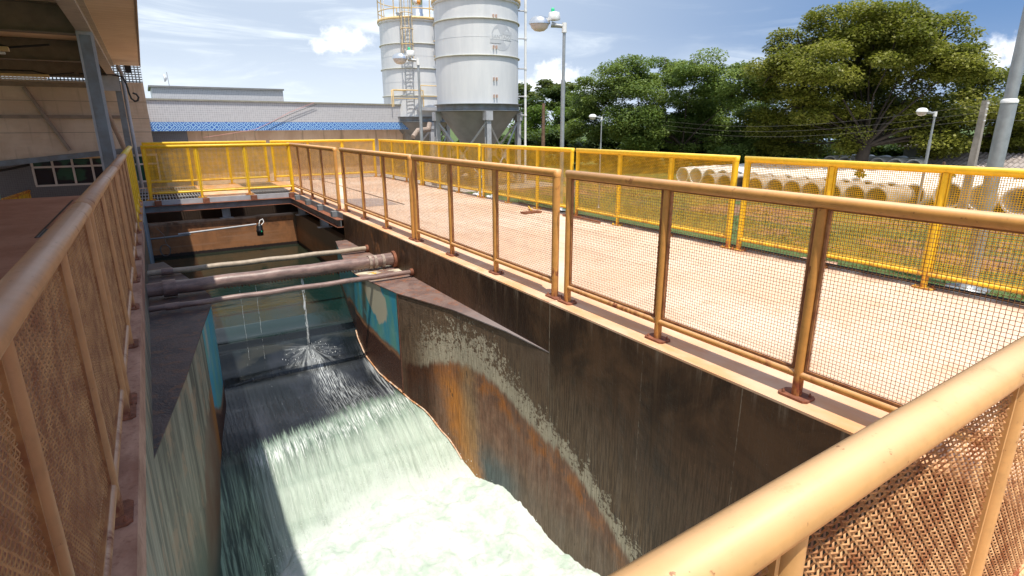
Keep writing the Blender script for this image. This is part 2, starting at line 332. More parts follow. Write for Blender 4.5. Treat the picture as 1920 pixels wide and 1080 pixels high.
def chute_water_mat():
    """glassy dark sheet that aerates into streaky green-white water and then foam"""
    g = G('chute_water'); p = g.pos(); x, y, z = g.xyz(p)
    xs = g.m_('MULTIPLY', x, 1.0)
    st = g.noise(g.vec(g.m_('MULTIPLY', x, 26.0), g.m_('MULTIPLY', y, 1.5), 0.0), 1.0, 6, .65, .5)
    st2 = g.noise(g.vec(g.m_('MULTIPLY', x, 70.0), g.m_('MULTIPLY', y, 3.8), 3.0), 1.0, 5, .7)
    big = g.noise(g.vec(g.m_('MULTIPLY', x, 1.6), g.m_('MULTIPLY', y, .8), 0.0), 1.0, 4, .6)
    wav = g.noise(g.vec(g.m_('MULTIPLY', x, .9), g.m_('MULTIPLY', y, 3.0), 0.0), 1.0, 3, .5, .6)
    dark = g.mix(g.step(big, .40, .62), (.006, .008, .010), (.020, .023, .031))
    dark = g.mix(g.step(y, 8.2, 9.2), dark, (.005, .019, .017))
    dark = g.mix(g.step(y, 10.5, 14.0), dark, (.016, .022, .014))
    dark = g.mix(g.m_('MULTIPLY', g.m_('MULTIPLY', g.step(wav, .5, .62), .8), g.m_('MULTIPLY', g.step(y, 7.6, 8.2), g.step(y, 9.0, 8.4))), dark, (.030, .031, .027))
    # aerated zone, its start wanders a little
    ys = g.m_('ADD', y, g.m_('ADD', g.m_('MULTIPLY', g.m_('SUBTRACT', st2, .5), .62), g.m_('ADD', g.m_('MULTIPLY', g.m_('SUBTRACT', big, .5), .25), g.m_('MULTIPLY', x, -.17))))
    aer = g.step(ys, 6.66, 6.46)
    edg = g.step(g.m_('ADD', x, g.m_('MULTIPLY', g.m_('SUBTRACT', st, .5), .25)), .62, .36)  # canopy shadow along the left side, painted into the water colour
    ac = g.mix(g.step(st, .36, .62), (.075, .115, .092), (.27, .35, .29))
    ac = g.mix(g.m_('MULTIPLY', g.step(st2, .52, .68), .75), ac, (.56, .60, .57))
    ac = g.mix(g.m_('MULTIPLY', g.step(ys, 6.35, 5.75), .60), ac, (.42, .50, .43))
    ac = g.mix(g.m_('MULTIPLY', g.step(g.m_('ABSOLUTE', g.m_('SUBTRACT', ys, 6.36)), .25, .0), g.step(st2, .46, .62)), ac, (.68, .72, .71))
    shade_col = g.mix(g.step(st, .42, .62), (.055, .085, .062), (.27, .39, .28))
    shade_col = g.mix(g.m_('MULTIPLY', g.step(y, 6.0, 6.5), .8), shade_col, (.012, .018, .016))
    ac = g.mix(edg, ac, shade_col)
    c = g.mix(aer, dark, ac)
    # splash fan where the dripping jet lands
    u = g.m_('SUBTRACT', 8.30, y)
    half = g.m_('ADD', .07, g.m_('MULTIPLY', g.m_('MAXIMUM', u, 0.0), .36))
    cx = g.m_('ADD', 1.60, g.m_('MULTIPLY', g.m_('MAXIMUM', u, 0.0), .22))
    rx = g.m_('DIVIDE', g.m_('ABSOLUTE', g.m_('SUBTRACT', x, cx)), half)
    fan = g.m_('MULTIPLY', g.m_('MULTIPLY', g.step(rx, 1.1, .1), g.step(u, .0, .05)), g.step(u, 1.9, .3, .35, 1.0))
    fan = g.m_('MULTIPLY', fan, g.step(st2, .44, .64))
    ddx = g.m_('SUBTRACT', x, 1.61); ddy = g.m_('SUBTRACT', y, 8.36)
    wob = g.noise(p, 6, 3, .6)
    rad = g.m_('SQRT', g.m_('ADD', g.m_('POWER', ddx, 2.0), g.m_('POWER', g.m_('MULTIPLY', ddy, .75), 2.0)))
    ang = g.m_('ARCTAN2', ddx, g.m_('MULTIPLY', ddy, -1.0))
    rs = g.noise(g.vec(g.m_('MULTIPLY', ang, 9.0), g.m_('MULTIPLY', rad, 3.0), 9.0), 1.0, 5, .75)
    bur = g.m_('MULTIPLY', g.m_('MULTIPLY', g.step(rs, .38, .72), g.step(g.m_('ADD', rad, g.m_('MULTIPLY', g.m_('SUBTRACT', wob, .5), .7)), .46, .02)), g.step(g.m_('ABSOLUTE', ang), 2.2, 1.2))
    fan = g.m_('MAXIMUM', fan, g.m_('MULTIPLY', bur, .75), clamp=True)
    # rim of white spray along the right side
    rim = g.m_('MULTIPLY', g.m_('MULTIPLY', g.step(x, 2.22, 2.46), g.step(y, 8.4, 7.6)), g.step(st, .42, .6))
    spk = g.m_('MULTIPLY', g.step(g.noise(g.vec(g.m_('MULTIPLY', x, 44.0), g.m_('MULTIPLY', y, 9.0), 1.0), 1.0, 4, .75), .66, .72), g.step(y, 9.4, 7.4, .1, 1.0))
    w = g.m_('MAXIMUM', g.m_('MAXIMUM', g.m_('MULTIPLY', fan, .75), g.m_('MULTIPLY', rim, .7)), g.m_('MULTIPLY', spk, .45))
    c = g.mix(g.m_('MULTIPLY', w, g.step(aer, 1.0, .0, .0, 1.0)), c, (.66, .70, .72))
    # foam blends in downstream
    fn = g.noise(p, 3.4, 6, .7)
    yb = g.curve(x, [(-.3, 4.3), (.3, 4.8), (.6, 5.35), (1.1, 5.65), (1.7, 5.8), (2.3, 5.8), (3.0, 5.75)], -.3, 3.0, 4.0, 7.0)
    foam = g.step(g.m_('ADD', g.m_('SUBTRACT', y, yb), g.m_('MULTIPLY', g.m_('SUBTRACT', fn, .5), 1.0)), .18, -.22)
    c = g.mix(foam, c, g.mix(g.step(fn, .35, .65), (.48, .55, .50), (.60, .63, .615)))
    rough = g.m_('ADD', .07, g.m_('ADD', g.m_('MULTIPLY', aer, .30), g.m_('MULTIPLY', foam, .35)), clamp=True)
    h = g.m_('ADD', g.m_('MULTIPLY', st, g.step(y, 8.4, 6.8, .12, 1.0)), g.m_('ADD', g.m_('MULTIPLY', wav, .35), g.m_('MULTIPLY', g.m_('MULTIPLY', st2, .4), aer)))
    return g.bsdf(c, rough, bump=h, bstr=.5, bdist=.035, spec=g.step(y, 7.8, 9.0, .45, .22))
M['chute'] = chute_water_mat()

def foam_mat():
    g = G('white_foam'); p = g.pos()
    n = g.noise(p, 4.5, 7, .7); n2 = g.noise(p, 48, 5, .75)
    c = g.mix(g.step(n, .36, .62), (.46, .56, .49), (.66, .69, .675))
    c = g.mix(g.m_('MULTIPLY', g.step(g.noise(p, 1.3, 4, .6, .8), .50, .66), .28), c, (.44, .56, .47))
    return g.bsdf(c, .9, bump=g.m_('ADD', g.m_('MULTIPLY', n, .6), n2), bstr=.35, bdist=.025, spec=.1, **{'Subsurface Weight': .25, 'Subsurface Radius': (.08, .09, .09), 'Subsurface Scale': .6})
M['foam'] = foam_mat()

def jet_mat():
    g = G('falling_water'); p = g.pos()
    n = g.noise(g.sc(p, (40, 40, 9)), 1.0, 4, .7)
    b = g.n('ShaderNodeBsdfPrincipled', {'Base Color': (.8, .83, .85, 1), 'Roughness': .2, 'Alpha': g.step(n, .44, .62)})
    g.t.links.new(b.outputs[0], g.out.inputs[0])
    return g.m
M['jet'] = jet_mat()

def crust_mat():
    g = G('lime_crust'); p = g.pos()
    n = g.noise(p, 12, 5, .7)
    c = g.mix(g.step(n, .4, .6), (.45, .20, .08), (.66, .50, .38))
    return g.bsdf(c, .6, bump=n, bstr=.5, bdist=.01)
M['crust'] = crust_mat()

def pipe_mat():
    g = G('rusty_pipe'); p = g.pos()
    n = g.noise(g.sc(p, (.6, 2, 2)), 9, 6, .7); n2 = g.noise(p, 60, 3)
    c = g.mix(g.step(n, .36, .64), (.15, .095, .085), (.27, .175, .15))
    c = g.mix(g.m_('MULTIPLY', g.step(n2, .62, .7), .5), c, (.10, .05, .035))
    return g.bsdf(c, .40, bump=g.m_('ADD', n, n2), bstr=.25, bdist=.004, spec=.6)
M['pipe'] = pipe_mat()
M['pipe_pale'] = simple('pale_dusty_pipe', (.40, .32, .24), .5, var=.3, scale=12, bump=.4)
M['rag'] = simple('frayed_rag', (.42, .33, .28), .9, var=.5, scale=30, bump=.6)

def cladding_mat():
    g = G('corrugated_cladding'); p = g.pos(); x, y, z = g.xyz(p)
    n = g.noise(p, 1.4, 5, .6)
    c = g.mix(g.step(n, .35, .65), (.60, .43, .30), (.70, .53, .39))
    c = g.mix(g.m_('MULTIPLY', g.step(g.noise(g.sc(p, (7, 7, .6)), 1, 4), .55, .7), .3), c, (.30, .20, .13))
    rib = g.m_('SINE', g.m_('MULTIPLY', z, 62.0))
    return g.bsdf(c, .6, bump=rib, bstr=.25, bdist=.006)
M['clad'] = cladding_mat()

def soffit_mat():
    g = G('roof_soffit_sheet'); p = g.pos(); x, y, z = g.xyz(p)
    n = g.noise(p, 1.0, 5, .6)
    c = g.mix(g.step(n, .35, .65), (.62, .46, .33), (.72, .56, .42))
    rib = g.m_('SINE', g.m_('MULTIPLY', y, 28.0))
    c = g.mix(g.m_('MULTIPLY', g.step(rib, .93, 1.0), .35), c, (.25, .18, .13))
    return g.bsdf(c, .6, bump=rib, bstr=.3, bdist=.008)
M['soffit'] = soffit_mat()

def tile_mat(name, blue=False, s=.075, k=1.0):
    g = G(name); p = g.pos(); x, y, z = g.xyz(p)
    if not blue:
        u = g.m_('DIVIDE', x, s); v = g.m_('DIVIDE', z, s)
        fu = g.m_('FRACT', g.m_('ADD', u, 100.0)); fv = g.m_('FRACT', g.m_('ADD', v, 100.0))
        line = g.m_('MAXIMUM', g.step(fu, .80, .90), g.step(fv, .80, .90))
        cell = g.n('ShaderNodeTexWhiteNoise', {0: g.vec(g.m_('FLOOR', u), g.m_('FLOOR', v), 0.0)}, noise_dimensions='3D').outputs[0]
        c = g.mix(cell, tuple(k * q for q in (.38, .38, .41)), tuple(k * q for q in (.44, .44, .47)))
        c = g.mix(line, c, tuple(k * q for q in (.58, .58, .60)))
        dirt = g.noise(g.sc(p, (1, 1, .4)), 1.3, 5, .65)
        c = g.mix(g.m_('MULTIPLY', g.step(dirt, .55, .72), .25), c, tuple(k * q for q in (.5, .5, .5)))
        return g.bsdf(c, .35, bump=line, bstr=-.2, bdist=.004)
    t = .085
    u = g.m_('DIVIDE', x, t); v = g.m_('DIVIDE', z, t)
    fu = g.m_('FRACT', g.m_('ADD', u, 100.0)); fv = g.m_('FRACT', g.m_('ADD', v, 100.0))
    r = g.n('ShaderNodeTexWhiteNoise', {0: g.vec(g.m_('FLOOR', u), g.m_('FLOOR', v), 0.0)}, noise_dimensions='3D').outputs[0]
    fl = g.m_('GREATER_THAN', r, .5)
    fu2 = g.m_('ADD', g.m_('MULTIPLY', fl, g.m_('SUBTRACT', 1.0, fu)), g.m_('MULTIPLY', g.m_('SUBTRACT', 1.0, fl), fu))
    dd = g.m_('ABSOLUTE', g.m_('SUBTRACT', fu2, fv))
    lt = g.step(dd, .34, .22)
    c = g.mix(lt, (.035, .13, .46), (.30, .50, .72))
    return g.bsdf(c, .3)
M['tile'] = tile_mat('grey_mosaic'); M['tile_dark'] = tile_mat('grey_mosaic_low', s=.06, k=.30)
M['tile_blue'] = tile_mat('blue_mosaic', True)

def facade_concrete():
    g = G('beige_concrete'); p = g.pos()
    n = g.noise(g.sc(p, (1, 1, .5)), 1.6, 6, .65); n2 = g.noise(g.sc(p, (6, 6, .5)), 1, 4, .6)
    c = g.mix(g.step(n, .35, .65), (.62, .42, .29), (.76, .56, .41))
    c = g.mix(g.m_('MULTIPLY', g.step(n2, .58, .68), .5), c, (.22, .15, .10))
    return g.bsdf(c, .85, bump=n, bstr=.2)
M['fconc'] = facade_concrete()

def silo_mat():
    g = G('silo_paint'); p = g.pos(); x, y, z = g.xyz(p)
    n = g.noise(g.sc(p, (2.5, 2.5, .35)), 1.2, 6, .65); n2 = g.noise(p, 9, 4)
    c = g.mix(g.step(n, .35, .7), (.60, .615, .645), (.68, .69, .71))
    c = g.mix(g.m_('MULTIPLY', g.step(n2, .66, .72), .35), c, (.62, .58, .52))
    return g.bsdf(c, .45, bump=n, bstr=.05)
M['silo'] = silo_mat()
M['silo_rim'] = simple('silo_rim', (.50, .49, .42), .5, var=.2)
M['hopper'] = simple('hopper_paint', (.20, .20, .205), .5, var=.2, scale=3)
M['logo'] = simple('faded_logo', (.42, .435, .46), .5, var=.05)

def perf_mat():
    g = G('perforated_sheet'); p = g.pos(); x, y, z = g.xyz(p)
    fu = g.m_('FRACT', g.m_('MULTIPLY', g.m_('ADD', x, 100.0), 12.0)); fv = g.m_('FRACT', g.m_('MULTIPLY', g.m_('ADD', z, 100.0), 15.0))
    a = g.m_('MULTIPLY', g.m_('GREATER_THAN', fu, .34), g.m_('GREATER_THAN', fv, .45))
    b = g.n('ShaderNodeBsdfPrincipled', {'Base Color': (.07, .075, .085, 1), 'Roughness': .5, 'Alpha': g.m_('SUBTRACT', 1.0, a)})
    g.t.links.new(b.outputs[0], g.out.inputs[0])
    return g.m
M['perf'] = perf_mat()

def culvert_mat(name, a, b):
    g = G(name); p = g.pos()
    n = g.noise(g.sc(p, (.6, 1.5, 1.5)), 3, 6, .65)
    c = g.mix(g.step(n, .35, .65), a, b)
    return g.bsdf(c, .8, bump=g.noise(p, 20, 4), bstr=.3, bdist=.01)
M['culv_white'] = culvert_mat('pale_concrete_pipe', (.72, .70, .66), (.80, .78, .74))
M['culv_grey'] = culvert_mat('weathered_concrete_pipe', (.25, .22, .19), (.46, .42, .37))

def roof_tile_mat():
    g = G('fibre_cement_roof'); p = g.pos(); x, y, z = g.xyz(p)
    n = g.noise(p, 2.2, 6, .65)
    c = g.mix(g.step(n, .35, .65), (.20, .165, .15), (.36, .31, .285))
    f = g.m_('FRACT', g.m_('MULTIPLY', x, 2.6))
    c = g.mix(g.step(f, .12, .02), c, (.06, .05, .045))
    return g.bsdf(c, .85)
M['roof_tile'] = roof_tile_mat()
M['block'] = simple('block_wall', (.20, .185, .18), .9, var=.3, scale=4)

def ground_mat():
    g = G('grass_and_red_earth'); p = g.pos(); x, y, z = g.xyz(p)
    n = g.noise(g.sc(p, (1, .55, 1)), .55, 6, .65, .5); n2 = g.noise(p, 5, 6, .7); n3 = g.noise(p, 45, 3, .7)
    grass = g.mix(g.step(n2, .35, .65), (.045, .085, .018), (.10, .15, .035))
    grass = g.mix(g.m_('MULTIPLY', g.step(n3, .5, .7), .5), grass, (.14, .15, .05))
    dirt = g.mix(g.step(n2, .35, .65), (.21, .095, .05), (.31, .17, .10))
    far = g.m_('ADD', g.step(x, 8.3, 11.5, -.20, .05), g.step(x, 17.0, 21.0, .0, -.5))
    k = g.step(g.m_('ADD', g.m_('ADD', n, far), g.m_('MULTIPLY', g.m_('SUBTRACT', n2, .5), .35)), .53, .61)
    c = g.mix(k, grass, dirt)
    return g.bsdf(c, .95, bump=g.m_('ADD', n2, n3), bstr=.5, bdist=.03)
M['ground'] = ground_mat()

def leaf_mat(name, a, b, tr=.35):
    g = G(name); p = g.pos()
    at = g.n('ShaderNodeAttribute', attribute_name='tone').outputs['Fac']
    c = g.mix(at, a, b)
    d = g.n('ShaderNodeBsdfPrincipled', {'Base Color': c, 'Roughness': .5, 'Specular IOR Level': .35})
    t = g.n('ShaderNodeBsdfTranslucent', {0: g.mix(.5, c, (.20, .26, .02))})
    m = g.n('ShaderNodeMixShader', {0: tr, 1: d.outputs[0], 2: t.outputs[0]})
    g.t.links.new(m.outputs[0], g.out.inputs[0])
    return g.m
M['leaf_olive'] = leaf_mat('olive_leaves', (.088, .108, .019), (.30, .29, .050), .4)
M['leaf_green'] = leaf_mat('green_leaves', (.065, .128, .030), (.26, .335, .088), .42)
M['leaf_dark'] = leaf_mat('dark_leaves', (.022, .048, .014), (.075, .12, .028))
M['leaf_bright'] = leaf_mat('bright_leaves', (.045, .100, .010), (.13, .21, .025))
M['leaf_far'] = leaf_mat('far_leaves', (.06, .09, .026), (.17, .20, .06))
M['blade'] = leaf_mat('grass_blades', (.05, .10, .02), (.16, .20, .05))

# ---------------------------------------------------------------- mesh helper
class MB:
    def __init__(s): s.v = []; s.f = []; s.sm = []
    def add(s, vs, fs, smooth=False):
        b = len(s.v); s.v += [tuple(v) for v in vs]
        s.f += [tuple(i + b for i in f) for f in fs]; s.sm += [smooth] * len(fs)
        return s
    def box(s, x0, x1, y0, y1, z0, z1):
        v = [(x, y, z) for x in (x0, x1) for y in (y0, y1) for z in (z0, z1)]
        return s.add(v, [(0, 1, 3, 2), (4, 6, 7, 5), (0, 4, 5, 1), (2, 3, 7, 6), (0, 2, 6, 4), (1, 5, 7, 3)])
    def tube(s, pts, r, n=8, cap=True, smooth=True):
        pts = [Vector(p) for p in pts]; rs = r if isinstance(r, (list, tuple)) else [r] * len(pts)
        b = len(s.v); prev = None
        for i, p in enumerate(pts):
            if i == 0: d = pts[1] - p
            elif i == len(pts) - 1: d = p - pts[i - 1]
            else: d = (pts[i + 1] - p).normalized() + (p - pts[i - 1]).normalized()
            d.normalize()
            if prev is None:
                a = Vector((0, 0, 1)) if abs(d.z) < .9 else Vector((1, 0, 0))
                u = d.cross(a).normalized()
            else:
                u = (prev - d * prev.dot(d)).normalized()
            prev = u; w = d.cross(u)
            k = 1.0
            if 0 < i < len(pts) - 1:
                c = (pts[i + 1] - p).normalized().dot((p - pts[i - 1]).normalized())
                k = 1 / max(.5, math.sqrt(max(.0, (1 + c) / 2)))
            for j in range(n):
                a = 2 * PI * j / n
                s.v.append(tuple(p + (u * math.cos(a) + w * math.sin(a)) * rs[i] * (k if k < 1.5 else 1.5)))
        for i in range(len(pts) - 1):
            for j in range(n):
                j2 = (j + 1) % n
                s.f.append((b + i * n + j, b + i * n + j2, b + (i + 1) * n + j2, b + (i + 1) * n + j)); s.sm.append(smooth)
        if cap:
            s.add(s.v[b:b + n], [tuple(range(n))[::-1]]); e = b + (len(pts) - 1) * n
            s.add(s.v[e:e + n], [tuple(range(n))])
        return s
    def lathe(s, c, prof, n=32, cap=True, a0=0, a1=2 * PI):
        """prof: list of (radius, z) from bottom to top"""
        b = len(s.v); full = abs(a1 - a0 - 2 * PI) < 1e-6; m = n if full else n + 1
        for r, z in prof:
            for j in range(m):
                a = a0 + (a1 - a0) * j / n
                s.v.append((c[0] + r * math.cos(a), c[1] + r * math.sin(a), c[2] + z))
        for i in range(len(prof) - 1):
            for j in range(n):
                j2 = (j + 1) % m
                s.f.append((b + i * m + j, b + i * m + j2, b + (i + 1) * m + j2, b + (i + 1) * m + j)); s.sm.append(True)
        if cap and full:
            s.add(s.v[b:b + m], [tuple(range(m))[::-1]]); e = b + (len(prof) - 1) * m
            s.add(s.v[e:e + m], [tuple(range(m))])
        return s
    def prism(s, poly, z0, z1):
        n = len(poly)
        v = [(x, y, z0) for x, y in poly] + [(x, y, z1) for x, y in poly]
        f = [tuple(range(n))[::-1], tuple(range(n, 2 * n))] + [(i, (i + 1) % n, n + (i + 1) % n, n + i) for i in range(n)]
        return s.add(v, f)
    def build(s, name, mat, parent=None, tone=None, world=True):
        me = bpy.data.meshes.new(name)
        vs = s.v
        if parent is not None and world:
            l = parent_world(parent); vs = [(a - l[0], b - l[1], c - l[2]) for a, b, c in vs]
        me.from_pydata(vs, [], s.f); me.update()
        me.polygons.foreach_set('use_smooth', s.sm)
        if isinstance(mat, str): mat = M[mat]
        me.materials.append(mat)
        if tone is not None:
            at = me.attributes.new('tone', 'FLOAT', 'FACE'); at.data.foreach_set('value', tone)
        o = bpy.data.objects.new(name, me); COL.objects.link(o)
        if parent is not None: o.parent = parent
        return o

def parent_world(o):
    l = Vector((0, 0, 0))
    while o is not None: l += Vector(o.location); o = o.parent
    return l

def tag(o, label, cat, group=None, kind=None):
    if label: o['label'] = label
    if cat: o['category'] = cat
    if group: o['group'] = group
    if kind: o['kind'] = kind
    return o
def thing(name, label, cat, loc=(0, 0, 0), group=None, rz=0.0):
    o = bpy.data.objects.new(name, None); o.empty_display_size = .2
    COL.objects.link(o); o.location = loc; o.rotation_euler = (0, 0, rz)
    return tag(o, label, cat, group)
def struct(o): o['kind'] = 'structure'; return o
def copy_tree(o, parent=None):
    c = o.copy(); COL.objects.link(c); c.parent = parent
    for ch in [k for k in o.children]: copy_tree(ch, c)
    return c

# ---------------------------------------------------------------- railings
TOPZ, R0 = 1.19, .036
MESHCACHE = {}
def wire_mesh_data(w, h, mat):
    key = (round(w, 3), round(h, 3), mat)
    if key in MESHCACHE: return MESHCACHE[key]
    mb = MB(); P = .0205; A = .0034; r = .0035 if 'yellow' in mat else .00165
    if 'near' in mat: A = .0052; r = .0025
    nx, nz = int(w / P), int(h / P)
    def wire(along_x, k):
        n = nx if along_x else nz
        L = w if along_x else h
        b = len(mb.v); m = 2 * n + 1
        for i in range(m):
            t = L * i / (m - 1)
            off = A * math.sin(PI * i / 2 + PI * k) * (1 if along_x else -1)
            c = (t, off, h * (k + .5) / nz) if along_x else (w * (k + .5) / nx, off, t)
            for j in range(3):
                a = 2 * PI * j / 3 + .5
                if along_x: mb.v.append((c[0], c[1] + r * math.cos(a), c[2] + r * math.sin(a)))
                else: mb.v.append((c[0] + r * math.cos(a), c[1] + r * math.sin(a), c[2]))
        for i in range(m - 1):
            for j in range(3):
                j2 = (j + 1) % 3
                mb.f.append((b + i * 3 + j, b + i * 3 + j2, b + i * 3 + 3 + j2, b + i * 3 + 3 + j)); mb.sm.append(False)
    for k in range(nz): wire(True, k)
    for k in range(nx): wire(False, k)
    me = bpy.data.meshes.new('wire_mesh'); me.from_pydata(mb.v, [], mb.f); me.materials.append(M[mat])
    MESHCACHE[key] = me
    return me
PCACHE = {}
def panel(bays, paint, wire, plates=True):
    """one rail panel along local +x from 0 to sum(bays)"""
    key = (tuple(bays), paint, wire, plates)
    if key in PCACHE: return copy_tree(PCACHE[key])
    t = bpy.data.objects.new('railing_panel', None); COL.objects.link(t)
    PCACHE[key] = t
    L = sum(bays); xs = [0]
    for b in bays: xs.append(xs[-1] + b)
    # bent frame: both end posts and the top tube carry one continuous mitred look
    MB().tube([(0, 0, 1.155), (0, 0, TOPZ), (L, 0, TOPZ), (L, 0, 1.155)], R0, 14).build('top_rail', paint, t)
    for i, x in enumerate(xs):
        end = i in (0, len(xs) - 1)
        r = .034 if end else .030
        p = MB().tube([(x, 0, .012), (x, 0, 1.155)], r, 12)
        p = p.build('post', paint, t)
        if plates:
            q = MB(); a, b = .095, .06
            poly = [(x - a + .02, -b), (x + a - .02, -b), (x + a, -b + .02), (x + a, b - .02), (x + a - .02, b), (x - a + .02, b), (x - a, b - .02), (x - a, -b + .02)]
            q.prism(poly, .004, .016)
            for sx, sy in ((-.065, -.035), (.065, .035)):
                q.lathe((x + sx, sy, .016), [(.010, 0), (.010, .009), (.006, .014), (.004, .022)], 6)
            q.build('base_plate', 'rust' if paint not in ('yellow', 'bleached') else paint, p)
    for i, b in enumerate(bays):
        x0, x1 = xs[i], xs[i + 1]
        MB().tube([(x0 + .02, 0, .15), (x1 - .02, 0, .15)], .026, 10).build('bottom_rail', paint, t)
        # thin angle frame that holds the mesh
        f = MB(); e = .036; w = .012
        f.box(x0 + e, x1 - e, -.012, .012, .178, .190); f.box(x0 + e, x1 - e, -.012, .012, 1.146, 1.158)
        f.box(x0 + e, x0 + e + w, -.012, .012, .190, 1.146); f.box(x1 - e - w, x1 - e, -.012, .012, .190, 1.146)
        fo = f.build('mesh_frame', 'frame_brown' if paint not in ('yellow', 'bleached') else paint, t)
        me = wire_mesh_data(b - 2 * e - 2 * w, .956, wire)
        wo = bpy.data.objects.new('wire_mesh', me); COL.objects.link(wo); wo.location = (x0 + e + w, 0, .190); wo.parent = t
    return t
def rail(bays, paint, wire, loc, rz, label, group, name='railing_panel', lean=0.0):
    t = panel(bays, paint, wire)
    t.name = name
    t.location = loc; t.rotation_euler = (lean, 0, rz)
    return tag(t, label, 'railing', group)
U = 1.115
RG = 'orange railing panels beside the chute'
rail([1.15, 1.15, 1.15], 'orange', 'orange_wire', (3.145, .60, 0), PI / 2, 'peach railing panel on the right deck edge, nearest of its row, meeting the diagonal handrail', RG)
rail([1.12] * 3, 'orange', 'orange_wire', (3.145, 4.25, 0), PI / 2, 'peach railing panel on the right deck edge, second nearest, above the painted blue plate', RG)
rail([1.14, 1.14, 1.14], 'orange', 'orange_wire', (3.14, 7.75, 0), PI / 2, 'peach railing panel on the right deck edge, third nearest, above the pipe ends', RG)
rail([1.1] * 4, 'orange', 'orange_wire', (3.07, 11.4, 0), PI / 2, 'peach railing panel with four bays standing on the steel beam, farthest of the right row', RG)
LG = 'peach railing panels in the shade on the left'
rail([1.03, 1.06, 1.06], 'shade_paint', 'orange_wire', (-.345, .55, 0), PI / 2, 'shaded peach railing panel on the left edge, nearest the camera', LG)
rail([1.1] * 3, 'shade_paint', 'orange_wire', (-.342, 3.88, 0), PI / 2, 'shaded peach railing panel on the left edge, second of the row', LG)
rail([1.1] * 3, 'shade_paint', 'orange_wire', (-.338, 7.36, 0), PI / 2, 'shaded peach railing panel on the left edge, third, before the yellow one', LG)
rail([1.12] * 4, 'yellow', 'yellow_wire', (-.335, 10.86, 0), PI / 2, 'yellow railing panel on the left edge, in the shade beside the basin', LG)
# near handrail right below the camera
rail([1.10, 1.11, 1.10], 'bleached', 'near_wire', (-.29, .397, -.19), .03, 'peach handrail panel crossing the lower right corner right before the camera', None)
# yellow rails on the far side of the right deck
YG = 'yellow railing panels along the far deck edge'
names = ['nearest of all', 'second nearest, before the broad green tree', 'third nearest, before the tall street lamp pole', 'fourth, before the silo legs', 'farthest, next to the corner of the deck']
for i in range(5):
    rail([1.1] * 3, 'yellow', 'yellow_wire', (6.48, 1.37 + 3.465 * i, 0), PI / 2, 'yellow railing panel on the far deck side, ' + names[i], YG)
BG = 'yellow railing panels of the crossing walkway'
rail([1.04] * 3, 'yellow', 'yellow_wire', (-.10, 15.42, 0), 0, 'yellow railing panel on the steel beam above the basin, front one of the walkway', BG)
rail([1.03] * 3, 'yellow', 'yellow_wire', (-.09, 18.75, 0), 0, 'yellow railing panel at the back of the walkway, left half, partly in shade', BG)
rail([1.06] * 3, 'yellow', 'yellow_wire', (3.18, 18.75, 0), 0, 'yellow railing panel at the back of the walkway, right half, fully sunlit', BG)
rail([1.1, 1.1], 'yellow', 'yellow_wire', (-3.35, 19.4, -1.35), PI / 2 - .1, 'short yellow railing seen behind the left deck, in front of the grey tiled wall', None)

# ---------------------------------------------------------------- ground and decks
gm = MB()
# ground sheet with a hole-free layout around the channel: right side, far side, left side
def sheet(x0, x1, y0, y1, z, nx=1, ny=1):
    b = len(gm.v)
    for i in range(nx + 1):
        for j in range(ny + 1): gm.v.append((x0 + (x1 - x0) * i / nx, y0 + (y1 - y0) * j / ny, z))
    for i in range(nx):
        for j in range(ny):
            a = b + i * (ny + 1) + j; gm.f.append((a, a + ny + 1, a + ny + 2, a + 1)); gm.sm.append(False)
sheet(6.6, 900, -900, 900, -.5); sheet(1.3, 6.6, 19.05, 900, -.5); sheet(-900, 1.3, 24.6, 900, -.5); sheet(-900, 6.6, -900, -3.0, -.5); sheet(-900, -9, -3.0, 19.05, -.5)
struct(gm.build('ground', 'ground'))

q = MB(); q.box(1.4, 12.5, 19.3, 29.0, -.56, -.494); q.box(8.7, 13.0, 16.9, 19.29, -.56, -.494); struct(q.build('added_bounce_slab', simple('bounce_slab_concrete', (.52, .44, .36), .9, var=.25, scale=1.5)))  # invented slabs, added to bounce warm light onto the wall and hopper
d = MB(); d.box(3.0, 6.62, -3.0, 10.95, -.016, 0); d.box(3.02, 6.62, 10.95, 19.0, -.12, 0)
struct(d.build('deck', 'deck'))
d = MB(); d.box(6.50, 6.62, -3, 19.0, -.62, -.141); d.box(3.0, 6.50, 18.9, 19.0, -.62, -.125); struct(d.build('deck_edge', 'edge'))
# expansion joint and thin grey sheet on the deck
j = MB(); j.box(4.46, 4.49, 11.5, 18.9, .004, .007); tag(j.build('expansion_joint', 'dark'), 'thin dark joint line running along the far end of the peach deck', 'joint')
j = MB(); j.add([(3.35, 11.6, .004), (4.40, 11.6, .004), (4.40, 12.9, .004), (3.5, 13.3, .004)], [(0, 1, 2, 3)]); tag(j.build('deck_patch', simple('patch_grey', (.42, .36, .33), .8)), 'greyish flat patch on the deck behind the third orange panel', 'patch')
# conduit and kerb line along the yellow rail foot
tag(MB().tube([(6.56, -2, .03), (6.56, 10.2, .03)], .018, 8).build('conduit', 'dark'), 'dark conduit pipe lying along the foot of the yellow railing', 'conduit')
tag(MB().tube([(6.30, 8.3, .03), (6.36, 7.9, .03), (6.33, 7.3, .03)], .02, 8).build('loose_bar', 'rust'), 'short rusty bar lying on the deck at the foot of the yellow railing', 'bar')
s = thing('loose_scraper', 'rusty flat tool with a yellow handle lying near the yellow railing', 'tool', (6.1, 9.2, 0))
MB().box(5.85, 6.25, 8.9, 9.05, .006, .035).build('blade', 'rust', s); MB().tube([(6.1, 9.02, .03), (6.3, 9.45, .05)], .02, 8).build('handle', 'yellow', s)

